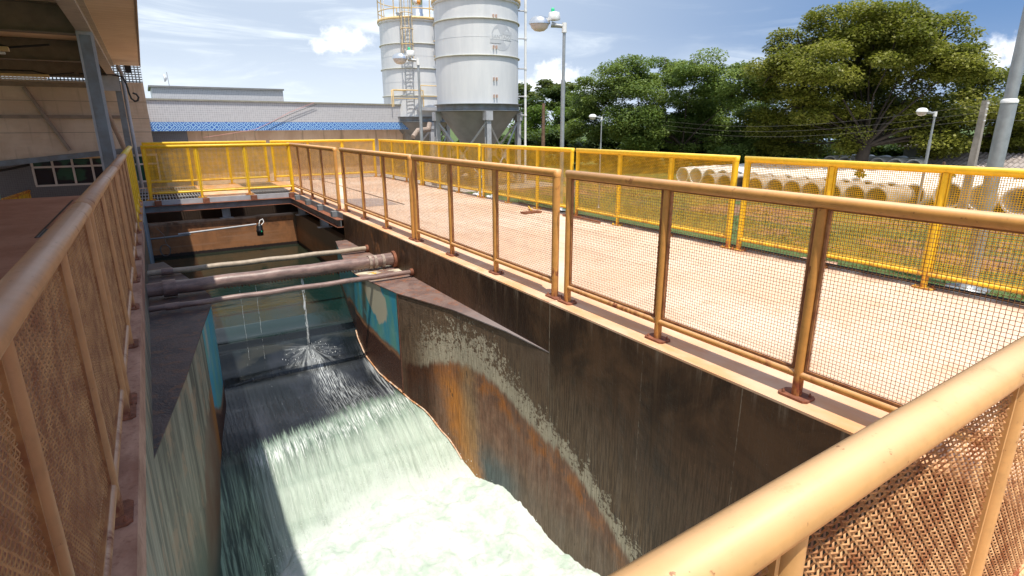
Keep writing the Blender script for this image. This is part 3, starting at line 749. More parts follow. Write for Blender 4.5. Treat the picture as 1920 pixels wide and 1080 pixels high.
d = MB(); d.box(-9, -.42, -3, 17.6, -.14, 0); struct(d.build('left_deck', 'left_deck'))
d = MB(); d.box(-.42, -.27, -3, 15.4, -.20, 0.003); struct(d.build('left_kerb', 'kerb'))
for i, (yy, xx) in enumerate(((11.45, -1.5), (14.4, -1.25))):
    g_ = thing('floor_grate', ['dark floor grate in the left deck, nearer one', 'dark floor grate in the left deck, farther one'][i], 'grate', (xx, yy, 0), 'dark grates in the left deck')
    m = MB(); m.box(xx - .14, xx + .5, yy - .42, yy - .40, .004, .012); m.box(xx - .14, xx + .5, yy + .40, yy + .42, .004, .012)
    for k in range(16): m.box(xx - .13 + k * .04, xx - .115 + k * .04, yy - .40, yy + .40, .003, .012)
    m.build('bars', 'steel', g_)
    m = MB(); m.box(xx - .14, xx + .5, yy - .42, yy + .42, .001, .0025); m.build('tray', 'dark', g_)
tag(MB().box(-1.66, -1.63, 11.0, 16.5, .003, .008).build('floor_joint', 'dark'), 'dark straight joint in the left deck leading to the floor grates', 'joint')

# right channel wall (real block with the stained face at x = 3)
m = MB()
def wallgrid(mb, path, z0, z1, nz=14):
    b = len(mb.v); n = len(path)
    for k in range(nz + 1):
        z = z0 + (z1 - z0) * k / nz
        for (x, y) in path: mb.v.append((x, y, z))
    for k in range(nz):
        for i in range(n - 1):
            a = b + k * n + i; mb.f.append((a, a + 1, a + n + 1, a + n)); mb.sm.append(False)
m.box(3.0, 3.30, -3.0, 10.95, -4.2, -.0165)
w = m.build('channel_wall', 'rwall'); tag(w, 'tall dark stained concrete wall on the right side of the water chute', 'wall')
m = MB(); m.box(-.60, -.27, -3.0, 15.6, -4.2, -.201)
w = m.build('channel_wall', 'lwall'); tag(w, 'greenish shaded concrete wall on the left side of the water chute', 'wall')
# piers narrowing the channel at the weir
R_ = [(3.0, 10.84), (2.80, 10.84), (2.465, 9.13), (2.35, 8.3), (2.35, 8.05), (2.387, 7.70), (2.504, 6.857), (2.812, 5.827), (2.965, 4.856), (3.0, 4.127)]
L_ = [(-.27, 10.55), (-.067, 10.636), (.244, 9.05), (.36, 8.35), (.40, 8.05), (.375, 7.66), (.207, 6.724), (-.02, 5.4), (-.27, 4.051)]
t = thing('pier', 'rusty topped pier with blue painted plate jutting from the right wall', 'pier', (2.7, 7.5, -4))
def pier(t, pts, a, b, side, mb, mt, mw):
    top = MB(); n = len(pts)
    ov = [((x - .012 * side if i not in (0, n - 1) else x), y) for i, (x, y) in enumerate(pts)]
    top.prism(ov, -.512, -.50); top.build('top_plate', mt, t)
    q = MB(); wallgrid(q, pts[a:b + 1], -4, -.513); q.build('painted_plate', mb, t)
    q = MB(); wallgrid(q, pts[b:], -4, -.513); q.build('concrete_face', mw, t)
    q = MB(); wallgrid(q, pts[:a + 1], -4, -.513); q.build('upstream_face', mb, t)
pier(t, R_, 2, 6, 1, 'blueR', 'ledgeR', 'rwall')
MB().tube([(2.504 - .004, 6.857, -.52), (2.504 - .004, 6.857, -2.3)], .012, 6).build('corner_seam', simple('dark_rust_seam', (.13, .05, .03), .8, var=.5, scale=14), t)
# lime crust along the waterline
def zprof(y):
    P = [(3.0, -2.62), (4.4, -2.64), (5.2, -2.70), (5.7, -2.56), (6.05, -2.30), (6.45, -2.08), (7.0, -1.97), (7.5, -1.93), (7.9, -1.82), (8.2, -1.66), (8.5, -1.50), (8.8, -1.41), (9.3, -1.36), (9.8, -1.345), (12, -1.34)]
    for (a, b), (c, e) in zip(P, P[1:]):
        if y <= c: 
            k = max(0, (y - a) / (c - a)); k = k * k * (3 - 2 * k) * .35 + k * .65
            return b + (e - b) * k
    return -1.34
def bnd(pts, y):
    for (x0, y0), (x1, y1) in zip(pts, pts[1:]):
        if y1 <= y <= y0: return x0 + (x1 - x0) * (y0 - y) / (y0 - y1 + 1e-9)
    return pts[-1][0] if y < pts[-1][1] else pts[1][0]
cr = []; rr = []
for i in range(60):
    y = 8.45 - i * (8.45 - 5.75) / 59
    x = bnd(R_[1:], y)
    cr.append((x - .006, y, zprof(y) + .035 + .014 * noise.noise((y * 5, 0, 0)))); rr.append(.010 + .010 * abs(noise.noise((y * 7, 3, 1))))
MB().tube(cr, rr, 6).build('lime_crust', 'crust', t)
t = thing('pier', 'dark shaded pier with blue painted plate jutting from the left wall', 'pier', (0, 7.5, -4))
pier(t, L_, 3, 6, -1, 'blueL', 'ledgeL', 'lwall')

# basin
m = MB(); m.box(-.27, 3.16, 15.4, 15.6, -3, -.535); m.box(3.0, 3.16, 10.95, 15.4, -3, -.535)
tag(m.build('basin_wall', 'basin'), 'rust brown concrete wall around the quiet green basin behind the pipes', 'wall')
# dark void under walkway and deck
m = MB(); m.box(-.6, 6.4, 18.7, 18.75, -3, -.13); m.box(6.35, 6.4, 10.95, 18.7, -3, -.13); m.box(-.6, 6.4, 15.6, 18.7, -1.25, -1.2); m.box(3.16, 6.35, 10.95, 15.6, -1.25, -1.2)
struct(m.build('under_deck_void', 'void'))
m = MB(); m.box(-.27, -.255, 12.2, 15.38, -1.6, -.05); tag(m.build('steel_liner', simple('blue_grey_liner', (.16, .25, .32), .5)), 'narrow blue grey steel plate lining the left wall beside the basin', 'plate')

# walkway steelwork
t = thing('walkway_beam', 'grey steel beam with rust lit flanges carrying the walkway above the basin', 'beam', (1.4, 15.3, -.3))
m = MB(); m.box(-.27, 3.06, 15.36, 15.42, -.115, -.004); m.build('channel_edge', 'steel_light', t)
m = MB(); m.box(-.27, 3.0, 15.24, 15.40, -.127, -.118); m.box(-.27, 3.0, 15.24, 15.40, -.272, -.263); m.build('flanges', 'rust', t)
m = MB(); m.box(-.27, 3.0, 15.31, 15.325, -.262, -.128); m.build('web', 'steel', t)
for x in (0.02, 1.0, 2.05, 2.95):
    m = MB(); m.box(x - .07, x + .07, 15.25, 15.355, -.113, -.008); m.build('bracket', 'rust', t)
t = thing('walkway_beam', 'rusty dark steel beam under the farthest orange railing panel', 'beam', (3.0, 13.2, -.3))
m = MB(); m.box(3.0, 3.019, 10.96, 15.3, -.115, -.004); m.build('channel_edge', 'steel', t)
m = MB(); m.box(2.88, 3.04, 10.96, 15.24, -.127, -.118); m.box(2.88, 3.04, 10.96, 15.24, -.272, -.263); m.build('flanges', 'rust', t)
m = MB(); m.box(2.95, 2.965, 10.96, 15.24, -.262, -.128); m.build('web', 'steel', t)
for y in (11.4, 12.5, 13.6, 14.7):
    m = MB(); m.box(2.90, 2.998, y - .07, y + .07, -.113, -.008); m.build('bracket', 'steel', t)
def support(x, y, label, along):
    t = thing('support_post', label, 'post', (x, y, -.535), 'short posts between basin wall and walkway beam')
    m = MB(); a, b = .085, .07
    if along == 'x':
        m.box(x - a, x - a + .014, y - b, y + b, -.52, -.273); m.box(x + a - .014, x + a, y - b, y + b, -.52, -.273); m.box(x - a + .014, x + a - .014, y - .006, y + .006, -.52, -.273)
    else:
        m.box(x - b, x + b, y - a, y - a + .014, -.52, -.273); m.box(x - b, x + b, y + a - .014, y + a, -.52, -.273); m.box(x - .006, x + .006, y - a + .014, y + a - .014, -.52, -.273)
    m.build('column', 'steel_light', t)
    m = MB(); m.box(x - .15, x + .15, y - .08, y + .08, -.534, -.521); m.build('foot_plate', 'steel_light', t)
support(1.40, 15.48, 'short grey steel post standing on the back basin wall', 'x')
support(3.07, 12.75, 'short grey steel post on the right basin wall, nearer one', 'y')
support(3.07, 14.95, 'short grey steel post on the right basin wall, near the corner', 'y')
# walkway floor: gratings and concrete plates
def grating(x0, x1, label):
    t = thing('walkway_grating', label, 'grating', ((x0 + x1) / 2, 17, 0), 'bar gratings in the walkway floor')
    m = MB(); n = int((x1 - x0) / .06)
    for k in range(n):
        x = x0 + .01 + k * (x1 - x0 - .02) / (n - 1); m.box(x - .008, x + .008, 15.44, 18.68, -.05, 0)
    m.build('bars', 'grating', t)
    m = MB()
    for y in (15.45, 16.3, 17.1, 17.9, 18.67): m.box(x0, x1, y - .008, y + .008, -.045, -.012)
    m.build('cross_bars', 'steel_light', t)
grating(-.42, .98, 'bar grating at the left end of the walkway, mostly in shade')
grating(2.12, 3.0, 'sunlit bar grating at the right end of the walkway')
m = MB(); m.box(.99, 2.11, 15.425, 18.9, -.10, 0.0); struct(m.build('walkway', 'deck'))
m = MB(); m.box(-.6, .98, 18.685, 18.95, -.10, 0.0); m.box(2.12, 3.02, 18.685, 18.95, -.10, 0.0); struct(m.build('walkway_kerb', 'edge'))
m = MB(); m.box(-9, 1.3, 19.0, 24.3, -3.1, -3.0); m.box(-9, -.6, 17.6, 19.0, -3.1, -3.0); struct(m.build('lower_yard', 'left_deck'))
m = MB(); m.box(1.3, 1.4, 19.0, 24.2, -3.0, -.505); m.box(-9, -.6, 17.5, 17.6, -3.0, -.141); struct(m.build('yard_retaining_wall', 'edge'))

# walkway the camera stands on (behind the near handrail)
m = MB(); m.box(-.27, 3.0, -3.0, .52, -.36, -.193); struct(m.build('near_walkway', 'deck'))

# ---------------------------------------------------------------- water
# chute sheet
m = MB(); NX, NY = 170, 330
YS = [15.45 - 5.65 * k / 40 for k in range(40)] + [9.8 - 6.8 * k / 330 for k in range(331)]
NY = len(YS) - 1
for y in YS:
    xl = bnd(L_[1:], y) - .03; xr = bnd(R_[1:], y) + .03
    if y > 10.6: xl, xr = -.29, 3.02
    if y < 4.2: xl, xr = -.29, 3.02
    for i in range(NX + 1):
        u = i / NX; x = xl + (xr - xl) * u
        z = zprof(y)
        aer = max(0, min(1, (6.9 + .1 * x - y) / .7)); glass = max(0, min(1, (8.9 - y) / 1.2))
        z += .012 * glass * noise.noise((x * 1.2, y * 1.7, 0)) + .020 * aer * noise.noise((x * 9, y * 1.6, 2)) + .012 * aer * noise.noise((x * 22, y * 3, 5))
        z += .03 * glass * max(0, (u - .9) / .1) ** 2 + .02 * glass * max(0, (.08 - u) / .08) ** 2
        for (yy, a) in ((8.02, .005), (7.55, .005), (8.62, .003)):
            z += a * (.5 + noise.noise((x * 1.5, yy, 0))) * math.exp(-((y - yy - .10 * math.sin(x * 1.7 + yy * 3)) / .10) ** 2)
        z += .03 * math.exp(-(((x - 1.62) / .12) ** 2 + ((y - 8.25) / .16) ** 2))
        m.v.append((x, y, z))
for k in range(NY):
    for i in range(NX):
        a = k * (NX + 1) + i; m.f.append((a, a + NX + 1, a + NX + 2, a + 1)); m.sm.append(True)
struct(m.build('water', 'chute'))
# foam
m = MB(); NX, NY = 150, 300
def fedge(x): 
    P = [(-.3, 4.2), (.3, 4.75), (.6, 5.35), (1.1, 5.7), (1.7, 5.82), (2.3, 5.82), (3.1, 5.75)]
    for (a, b), (c, e) in zip(P, P[1:]):
        if x <= c: return b + (e - b) * max(0, (x - a) / (c - a))
    return 5.75
for k in range(NY + 1):
    y = 6.6 - 8.6 * k / NY
    for i in range(NX + 1):
        x = -.29 + 3.31 * i / NX
        fe = fedge(x) + .30 * noise.noise((x * 2.3, y * .6, 7)) + .10 * noise.noise((x * 8, y * 3, 1))
        inn = max(0, min(1, (fe - y) / .9))
        z = zprof(y) if y > 5.2 else -2.67
        z2 = max(z, -2.68) if y > 5.2 else -2.67
        lump = .55 * noise.noise((x * 1.5, y * 1.5, 0)) + .30 * noise.noise((x * 4, y * 3.6, 3)) + .16 * noise.noise((x * 9, y * 9, 8)) + .13 * noise.noise((x * 21, y * 21, 4)) + .07 * noise.noise((x * 38, y * 38, 4)) + .30
        base = -2.68
        h = base + .02 + (.06 + .20 * lump) * (inn ** .6)
        if inn <= 0: h = -3.2
        m.v.append((x, y, h))
for k in range(NY):
    for i in range(NX):
        a = k * (NX + 1) + i; m.f.append((a, a + NX + 1, a + NX + 2, a + 1)); m.sm.append(True)
tag(m.build('foam', 'foam'), 'churning white foam filling the bottom of the chute', 'foam', kind='stuff')
# dripping jets from the big pipe
def jet(x, y, z0, z1, r, label, n=3):
    m = MB()
    for q in range(n):
        pts = []; rs = []
        for k in range(14):
            f = k / 13; z = z0 + (z1 - z0) * f
            pts.append((x + random.uniform(-1, 1) * r * 1.0 + (q - 1) * r * .8, y + .05 * f * f + random.uniform(-1, 1) * r * .6, z)); rs.append(r * random.uniform(.35, 1.0))
        m.tube(pts, rs, 5)
    return tag(m.build('water_jet', 'jet'), label, 'water jet', 'thin drips falling from the big pipe')
jet(1.60, 8.24, -.49, -1.58, .010, 'thin stream of water falling from the middle of the big pipe into the chute')
jet(.78, 8.24, -.49, -1.6, .0035, 'faint drip falling from the big pipe near its shaded end', 1)
jet(.98, 8.24, -.49, -1.6, .0030, 'faint drip falling from the big pipe, between the stream and the leftmost drip', 1)
# splash crown of droplets
m = MB()
for k in range(70):
    a = random.uniform(-.2, PI + .2); u = random.random() ** .6
    R = .46 * u; x = 1.62 + math.cos(a) * R * .9 + random.gauss(0, .02); y = 8.26 - math.sin(a) * R * .5 - .1 * u
    z = zprof(y) + .05 + max(0, .12 * (1 - u) + random.gauss(0, .03)) ; s_ = random.uniform(.0015, .0042)
    m.add([(x - s_, y, z), (x + s_, y, z), (x, y - s_ * .5, z - s_ * 3), (x, y + s_, z + s_ * 2)], [(0, 1, 3), (0, 2, 1), (1, 2, 3), (0, 3, 2)])
tag(m.build('splash_drops', simple('droplets', (.75, .78, .8), .2, var=.02)), 'fan of white droplets where the falling stream hits the chute water', 'splash', kind='stuff')

m = MB(); rs_ = random.Random(11)
for k in range(1500):
    x = rs_.uniform(-.1, 2.95); e = fedge(x)
    y = e + rs_.gauss(-.1, .22) if k % 2 else rs_.uniform(3.0, e); z = max(zprof(y), -2.62) + .06 + abs(rs_.gauss(0, .09)); s_ = rs_.uniform(.002, .006)
    m.add([(x - s_, y, z), (x + s_, y, z), (x, y - s_, z - s_), (x, y, z + s_ * 1.6)], [(0, 1, 3), (0, 2, 1), (1, 2, 3), (0, 3, 2)])
tag(m.build('spray', 'foam'), 'fine white spray drops thrown up above the foam', 'spray', kind='stuff')
# ---------------------------------------------------------------- pipes across the channel
def cross_pipe(y, z, r, mat, label, clamp=False):
    t = thing('cross_pipe', label, 'pipe', (1.35, y, z), 'pipes crossing the channel')
    pts = [(-.27 + 3.25 * k / 40, y, z + .004 * math.sin(k * .7)) for k in range(41)]
    m = MB().tube(pts, r, 18); m.build('tube', mat, t)
    m = MB().tube([(-.10, y, z), (.05, y, z)], r * 1.25, 14); m.build('coupling', 'pipe', t)
    if clamp:
        for x in (2.60, 2.68, 2.80):
            m = MB().tube([(x - .022, y, z), (x + .022, y, z)], r * 1.16, 18); m.build('clamp', 'rag', t)
        m = MB().tube([(2.62, y + .01, z + .05), (2.95, y + .01, z + .06)], r * .55, 12); m.build('side_tube', mat, t)
        m = MB()
        for k in range(46):
            x = .6 + 1.9 * k / 45; L = random.uniform(.01, .03)
            m.tube([(x, y - .01, z - r + .01), (x + .01, y - .01, z - r - L)], [.016, .004], 5)
        m.build('rust_fringe', 'rust', t)
    m = MB().tube([(2.955, y, z), (2.998, y, z)], r * 1.5, 14); m.build('wall_flange', 'rust', t)
    return t
cross_pipe(9.54, -.435, .042, 'pipe_pale', 'thin pale pipe crossing above the basin, farthest of the three')
cross_pipe(8.24, -.375, .088, 'pipe', 'thick brown pipe crossing the channel with clamps at its right end', True)
cross_pipe(7.52, -.425, .034, 'pipe', 'thin brown pipe crossing the channel, nearest of the three')
# level sensor on its arm
t = thing('level_sensor', 'black cylindrical level sensor hanging from a grey arm over the basin', 'sensor', (2.0, 14.9, -.7))
MB().tube([(-.27, 14.9, -.80), (.55, 14.9, -.775)], .020, 8).build('arm_bracket', 'steel', t)
MB().tube([(.30, 14.9, -.745), (1.97, 14.9, -.665)], .021, 10).build('arm', 'steel_light', t)
MB().lathe((2.03, 14.88, -.95), [(.055, 0), (.075, .01), (.075, .09), (.082, .10), (.082, .14), (.072, .15), (.072, .23), (.05, .26), (.03, .29)], 18).build('sensor_body', 'black', t)
MB().tube([(2.03, 14.88, -.66), (2.06, 14.9, -.58), (2.13, 14.95, -.56), (2.15, 14.93, -.63), (2.07, 14.88, -.70)], .009, 6).build('cable', 'white', t)
MB().box(2.045, 2.065, 14.795, 14.805, -.85, -.82).build('indicator', 'green_cap', t)
pts = [(.0 + .11 * math.cos(k * .42) * (1 - k * .006), 14.55 + .02 * math.sin(k * 1.3), -1.02 + .13 * math.sin(k * .42)) for k in range(44)]
tag(MB().tube([(-.1, 14.85, -.55), (.02, 14.7, -.7), (.03, 14.6, -.85)] + pts, .006, 5).build('coiled_cable', 'thin_wire'), 'loosely coiled grey cable hanging in the shade at the left basin wall', 'cable')

# ---------------------------------------------------------------- canopy over the left deck
ZR = 3.30
t = thing('canopy', 'beige sheet metal canopy with grey steel beams over the left deck', 'canopy', (-3, 9, 0))
MB().box(-9, .155, -4, 20.3, ZR, ZR + .07).build('roof_sheet', 'soffit', t)
MB().box(.158, .18, -4, 20.3, ZR - .02, ZR + .09).build('gutter_edge', 'beige_steel', t)
MB().box(-.62, -.44, -4, 20.2, 2.95, 2.965).box(-.62, -.44, -4, 20.2, ZR - .03, ZR - .003).box(-.54, -.52, -4, 20.2, 2.966, ZR - .031).build('edge_beam', simple('pale_beam', (.42, .36, .31), .55), t)
for y in (4.5, 10.9, 15.2, 19.6):
    m = MB().box(-9, -.64, y - .10, y + .10, 2.90, 2.915).box(-9, -.64, y - .10, y + .10, ZR - .02, ZR - .004).box(-9, -.64, y - .02, y + .02, 2.916, ZR - .021)
    m.build('cross_beam', simple('brown_grey_beam', (.20, .165, .135), .6), t)
for y in (7.7, 13.0, 17.4):
    MB().box(-9, -.64, y - .05, y + .05, ZR - .10, ZR - .003).build('purlin', 'beige_steel', t)
t = thing('canopy_column', 'light grey steel column rising from behind the left railing to the canopy', 'column', (-.53, 10.9, 0))
MB().box(-.63, -.43, 10.80, 10.812, 0, 2.948).box(-.63, -.43, 10.99, 11.002, 0, 2.948).box(-.54, -.52, 10.813, 10.989, 0, 2.948).build('shaft', 'steel_light', t)
MB().box(-.60, -.46, 10.794, 10.799, .2, 2.9).build('seam_plate', 'steel', t)
MB().box(-.68, -.38, 10.74, 11.06, .004, .02).build('foot_plate', 'rust', t)
t = thing('canopy_column', 'slim grey column with a downpipe at the far end of the canopy', 'column', (-.40, 19.2, 0))
MB().box(-.50, -.36, 19.1, 19.25, -.3, 2.948).build('shaft', 'steel', t)
MB().tube([(-.29, 19.2, -.3), (-.29, 19.2, 3.0), (-.36, 19.3, 3.2)], .045, 10).build('downpipe', 'steel_light', t)
MB().box(-.75, -.38, 19.0, 19.09, 2.55, 2.92).build('gusset', 'steel_light', t)
# diagonal steel brace behind the column
tag(MB().tube([(-.95, 17.2, 3.05), (-.48, 18.3, .9)], .06, 6).build('diagonal_brace', 'beige_steel'), 'slanting brown steel brace between the two canopy columns', 'brace')
t = thing('cable_loop', 'black cable loops and junction box hanging at the far canopy corner', 'cable', (-.25, 18.9, 2.7))
MB().tube([(-1.2, 18.8, 2.93), (-.5, 18.85, 2.95), (-.28, 18.9, 2.9), (-.22, 18.9, 2.7), (-.2, 18.9, 2.5), (-.17, 18.9, 2.36), (-.10, 18.9, 2.29), (-.03, 18.9, 2.31), (0, 18.9, 2.39), (-.04, 18.9, 2.47), (-.12, 18.9, 2.5)], .022, 8).build('cable', 'wire_dark', t)
MB().box(-.20, -.06, 18.8, 18.95, 3.0, 3.18).build('junction_box', 'dark', t)
for i, (x0, x1, y, z) in enumerate(((-3.6, -1.55, 11.8, 2.72), (-4.6, -1.75, 18.2, 2.78))):
    t = thing('fluorescent_fixture', ['beige fluorescent batten under the canopy, upper left', 'beige fluorescent batten under the canopy, in front of the perforated strip'][i], 'light fixture', ((x0 + x1) / 2, y, z), 'battens under the canopy')
    MB().box(x0, x1, y - .06, y + .06, z, z + .06).build('housing', 'cream', t)
    MB().tube([(x0 + .05, y, z - .03), (x1 - .05, y, z - .03)], .02, 8).build('lamp_tube', 'white', t)
    MB().tube([(x0, y + .05, z + .12), (x1 - .3, y + .05, z + .14), (x1, y + .05, z + .06), (x1 + .5, y + .05, z + .13)], .018, 6).build('cable', 'wire_dark', t)
# end wall with perforated strip
t = thing('end_wall', 'beige ribbed cladding wall hanging at the end of the canopy with a perforated strip on top', 'wall', (-4, 20.7, 0))
m = MB(); y = 20.44
m.add([(-9, y, .25), (.17, y, 1.10), (.17, y, 2.86), (-9, y, 2.86), (-9, y + .06, .25), (.17, y + .06, 1.10), (.17, y + .06, 2.86), (-9, y + .06, 2.86)],
      [(0, 1, 2, 3), (7, 6, 5, 4), (1, 5, 6, 2), (0, 4, 5, 1), (3, 2, 6, 7), (4, 0, 3, 7)])
m.build('cladding', 'clad', t)
for z in (1.48, 1.86, 2.32): 
    MB().box(-9, .172, y - .006, y - .001, z, z + .012).build('panel_joint', 'beige_steel', t)
MB().box(-9, .16, y + .07, 24.25, 1.12, 2.6).build('hall_body', 'clad', t)
MB().box(-9, .17, y + .02, y + .03, 2.862, 3.36).build('perforated_strip', 'perf', t)
MB().box(-9, -.4, y - .08, y - .012, 2.68, 2.80).build('top_girt', 'beige_steel', t)
MB().box(-9, -.4, y - .08, y - .012, 1.86, 1.95).build('middle_girt', 'beige_steel', t)
MB().tube([(-2.55, y - .06, 2.66), (-1.85, y - .06, 1.0)], .05, 6).build('wind_brace', 'beige_steel', t)
m = MB(); m.add([(-9, y - .09, .10), (.1, y - .09, .95), (.1, y - .09, 1.09), (-9, y - .09, .24), (-9, y - .02, .10), (.1, y - .02, .95), (.1, y - .02, 1.09), (-9, y - .02, .24)], [(0, 1, 2, 3), (7, 6, 5, 4), (1, 5, 6, 2), (0, 4, 5, 1), (3, 2, 6, 7), (4, 0, 3, 7)])
m.build('bottom_girt', 'steel', t)

# ---------------------------------------------------------------- tiled building
t = thing('tiled_building', 'long low building with grey mosaic parapet, blue tile strip and beige concrete wall', 'building', (5, 25, -.5))
def fbox(x0, x1, y0a, y0b, dep, z0, z1, mb):
    """box whose front follows the slightly slanted facade"""
    v = [(x0, y0a, z0), (x1, y0b, z0), (x1, y0b + dep, z0), (x0, y0a + dep, z0), (x0, y0a, z1), (x1, y0b, z1), (x1, y0b + dep, z1), (x0, y0a + dep, z1)]
    return mb.add(v, [(0, 3, 2, 1), (4, 5, 6, 7), (0, 1, 5, 4), (1, 2, 6, 5), (2, 3, 7, 6), (3, 0, 4, 7)])
def fy(x): return 24 + (x - .2) * .135
fbox(-.6, 11.5, fy(-.6), fy(11.5), 7, 1.80, 2.53, MB()).build('parapet', 'tile', t)
fbox(-.6, 11.5, fy(-.6) - .004, fy(11.5) - .004, 6.9, 1.49, 1.799, MB()).build('blue_strip', 'tile_blue', t)
fbox(-.6, 11.53, fy(-.6) - .05, fy(11.53) - .05, 7.1, 2.531, 2.585, MB()).build('coping', simple('coping_paint', (.30, .29, .24), .6), t)
fbox(-.6, 10.5, fy(-.6) + .55, fy(10.5) + .55, 6, -.6, 1.489, MB()).build('wall', 'fconc', t)
MB().box(10.2, 10.55, 25.6, 25.95, -.6, 1.485).build('pillar', 'concpole', t)
t = thing('rooftop_block', 'flat grey tiled rooftop block behind the long parapet', 'building', (3, 33, 2))
MB().box(.55, 6.35, 32.4, 36, 1.8, 3.42).build('wall', 'tile', t)
MB().box(.45, 6.40, 32.3, 36.1, 3.421, 3.50).build('coping', 'hopper', t)
# cables on the facade
for i, (pts, mt, lb) in enumerate((([(6.1, 24.72, 2.5), (5.4, 24.62, 2.25), (4.5, 24.50, 1.90), (3.75, 24.40, 1.53)], 'wire_dark', 'thin dark cable sagging down across the blue tile strip'),
                           ([(6.0, 24.70, 2.56), (5.0, 24.57, 2.18), (4.2, 24.46, 1.78), (3.6, 24.38, 1.52), (1.8, 24.3, 1.25)], 'red_cable', 'thin pinkish cable slanting down the grey tiled parapet'))):
    tag(MB().tube(pts, .008, 5).build('facade_cable', mt), lb, 'cable')
t = thing('dish_antenna', 'small white dish antenna on a thin mast above the rooftop block', 'antenna', (1.25, 33, 3.5))
MB().tube([(1.33, 33, 3.5), (1.30, 33, 4.15)], .015, 6).build('mast', 'galv', t)
m = MB(); m.lathe((0, 0, 0), [(.03, -.10), (.12, -.06), (.18, .0), (.17, .03), (.10, -.02), (.02, -.05)], 20, cap=False)
m.v = [(1.18 - z * 1.0, 33 + x_, 3.88 + y_) for (x_, y_, z) in m.v]
m.build('dish', 'white', t)
# lower building wing with windows below the cladding
t = thing('window_wing', 'dark grey tiled wall with white framed windows seen under the beige cladding', 'building', (-2.5, 24.5, -3))
MB().box(-9, 1.3, 24.3, 24.6, -3, -.23).box(-9, 1.3, 24.3, 24.6, .70, 1.5).box(-9, -3.30, 24.3, 24.6, -.229, .699).box(.26, 1.3, 24.3, 24.6, -.229, .699).build('wall', 'tile_dark', t)
w = MB()
fr = thing.__call__ if False else None
cols = [-3.28, -2.75, -2.22, -1.69, -1.16, -.63, -.18, .22]
wf = MB(); wf.box(-3.30, .25, 24.26, 24.32, -.26, -.20); wf.box(-3.30, .25, 24.26, 24.32, .64, .72); wf.box(-3.30, .25, 24.26, 24.32, .34, .40)
for c in cols: wf.box(c - .03, c + .03, 24.25, 24.325, -.199, .339); wf.box(c - .03, c + .03, 24.25, 24.325, .401, .639)
fo = wf.build('window_frame', 'frame_white', t)
for a, b in zip(cols, cols[1:]):
    MB().box(a + .031, b - .031, 24.29, 24.30, -.199, .339).build('window_pane', 'glass', fo)
    MB().box(a + .031, b - .031, 24.29, 24.30, .401, .639).build('window_pane', 'glass', fo)
MB().box(-3.2, -1.35, 24.1, 24.2, .62, .68).build('blind_box', 'cream', t)
t = thing('left_pillar', 'beige pillar with a cyan pipe and black hose at the far left edge', 'pillar', (-4.1, 22, -3))
MB().box(-4.35, -3.95, 21.9, 22.2, -3, .7).build('shaft', 'fconc', t)
MB().tube([(-3.88, 21.9, -3), (-3.86, 21.9, .3)], .035, 8).build('cyan_pipe', 'cyan_pipe', t)
MB().tube([(-3.86, 21.85, .25), (-3.8, 21.85, .42), (-3.5, 21.85, .47), (-3.0, 21.85, .58)], .035, 8).build('hose', 'wire_dark', t)

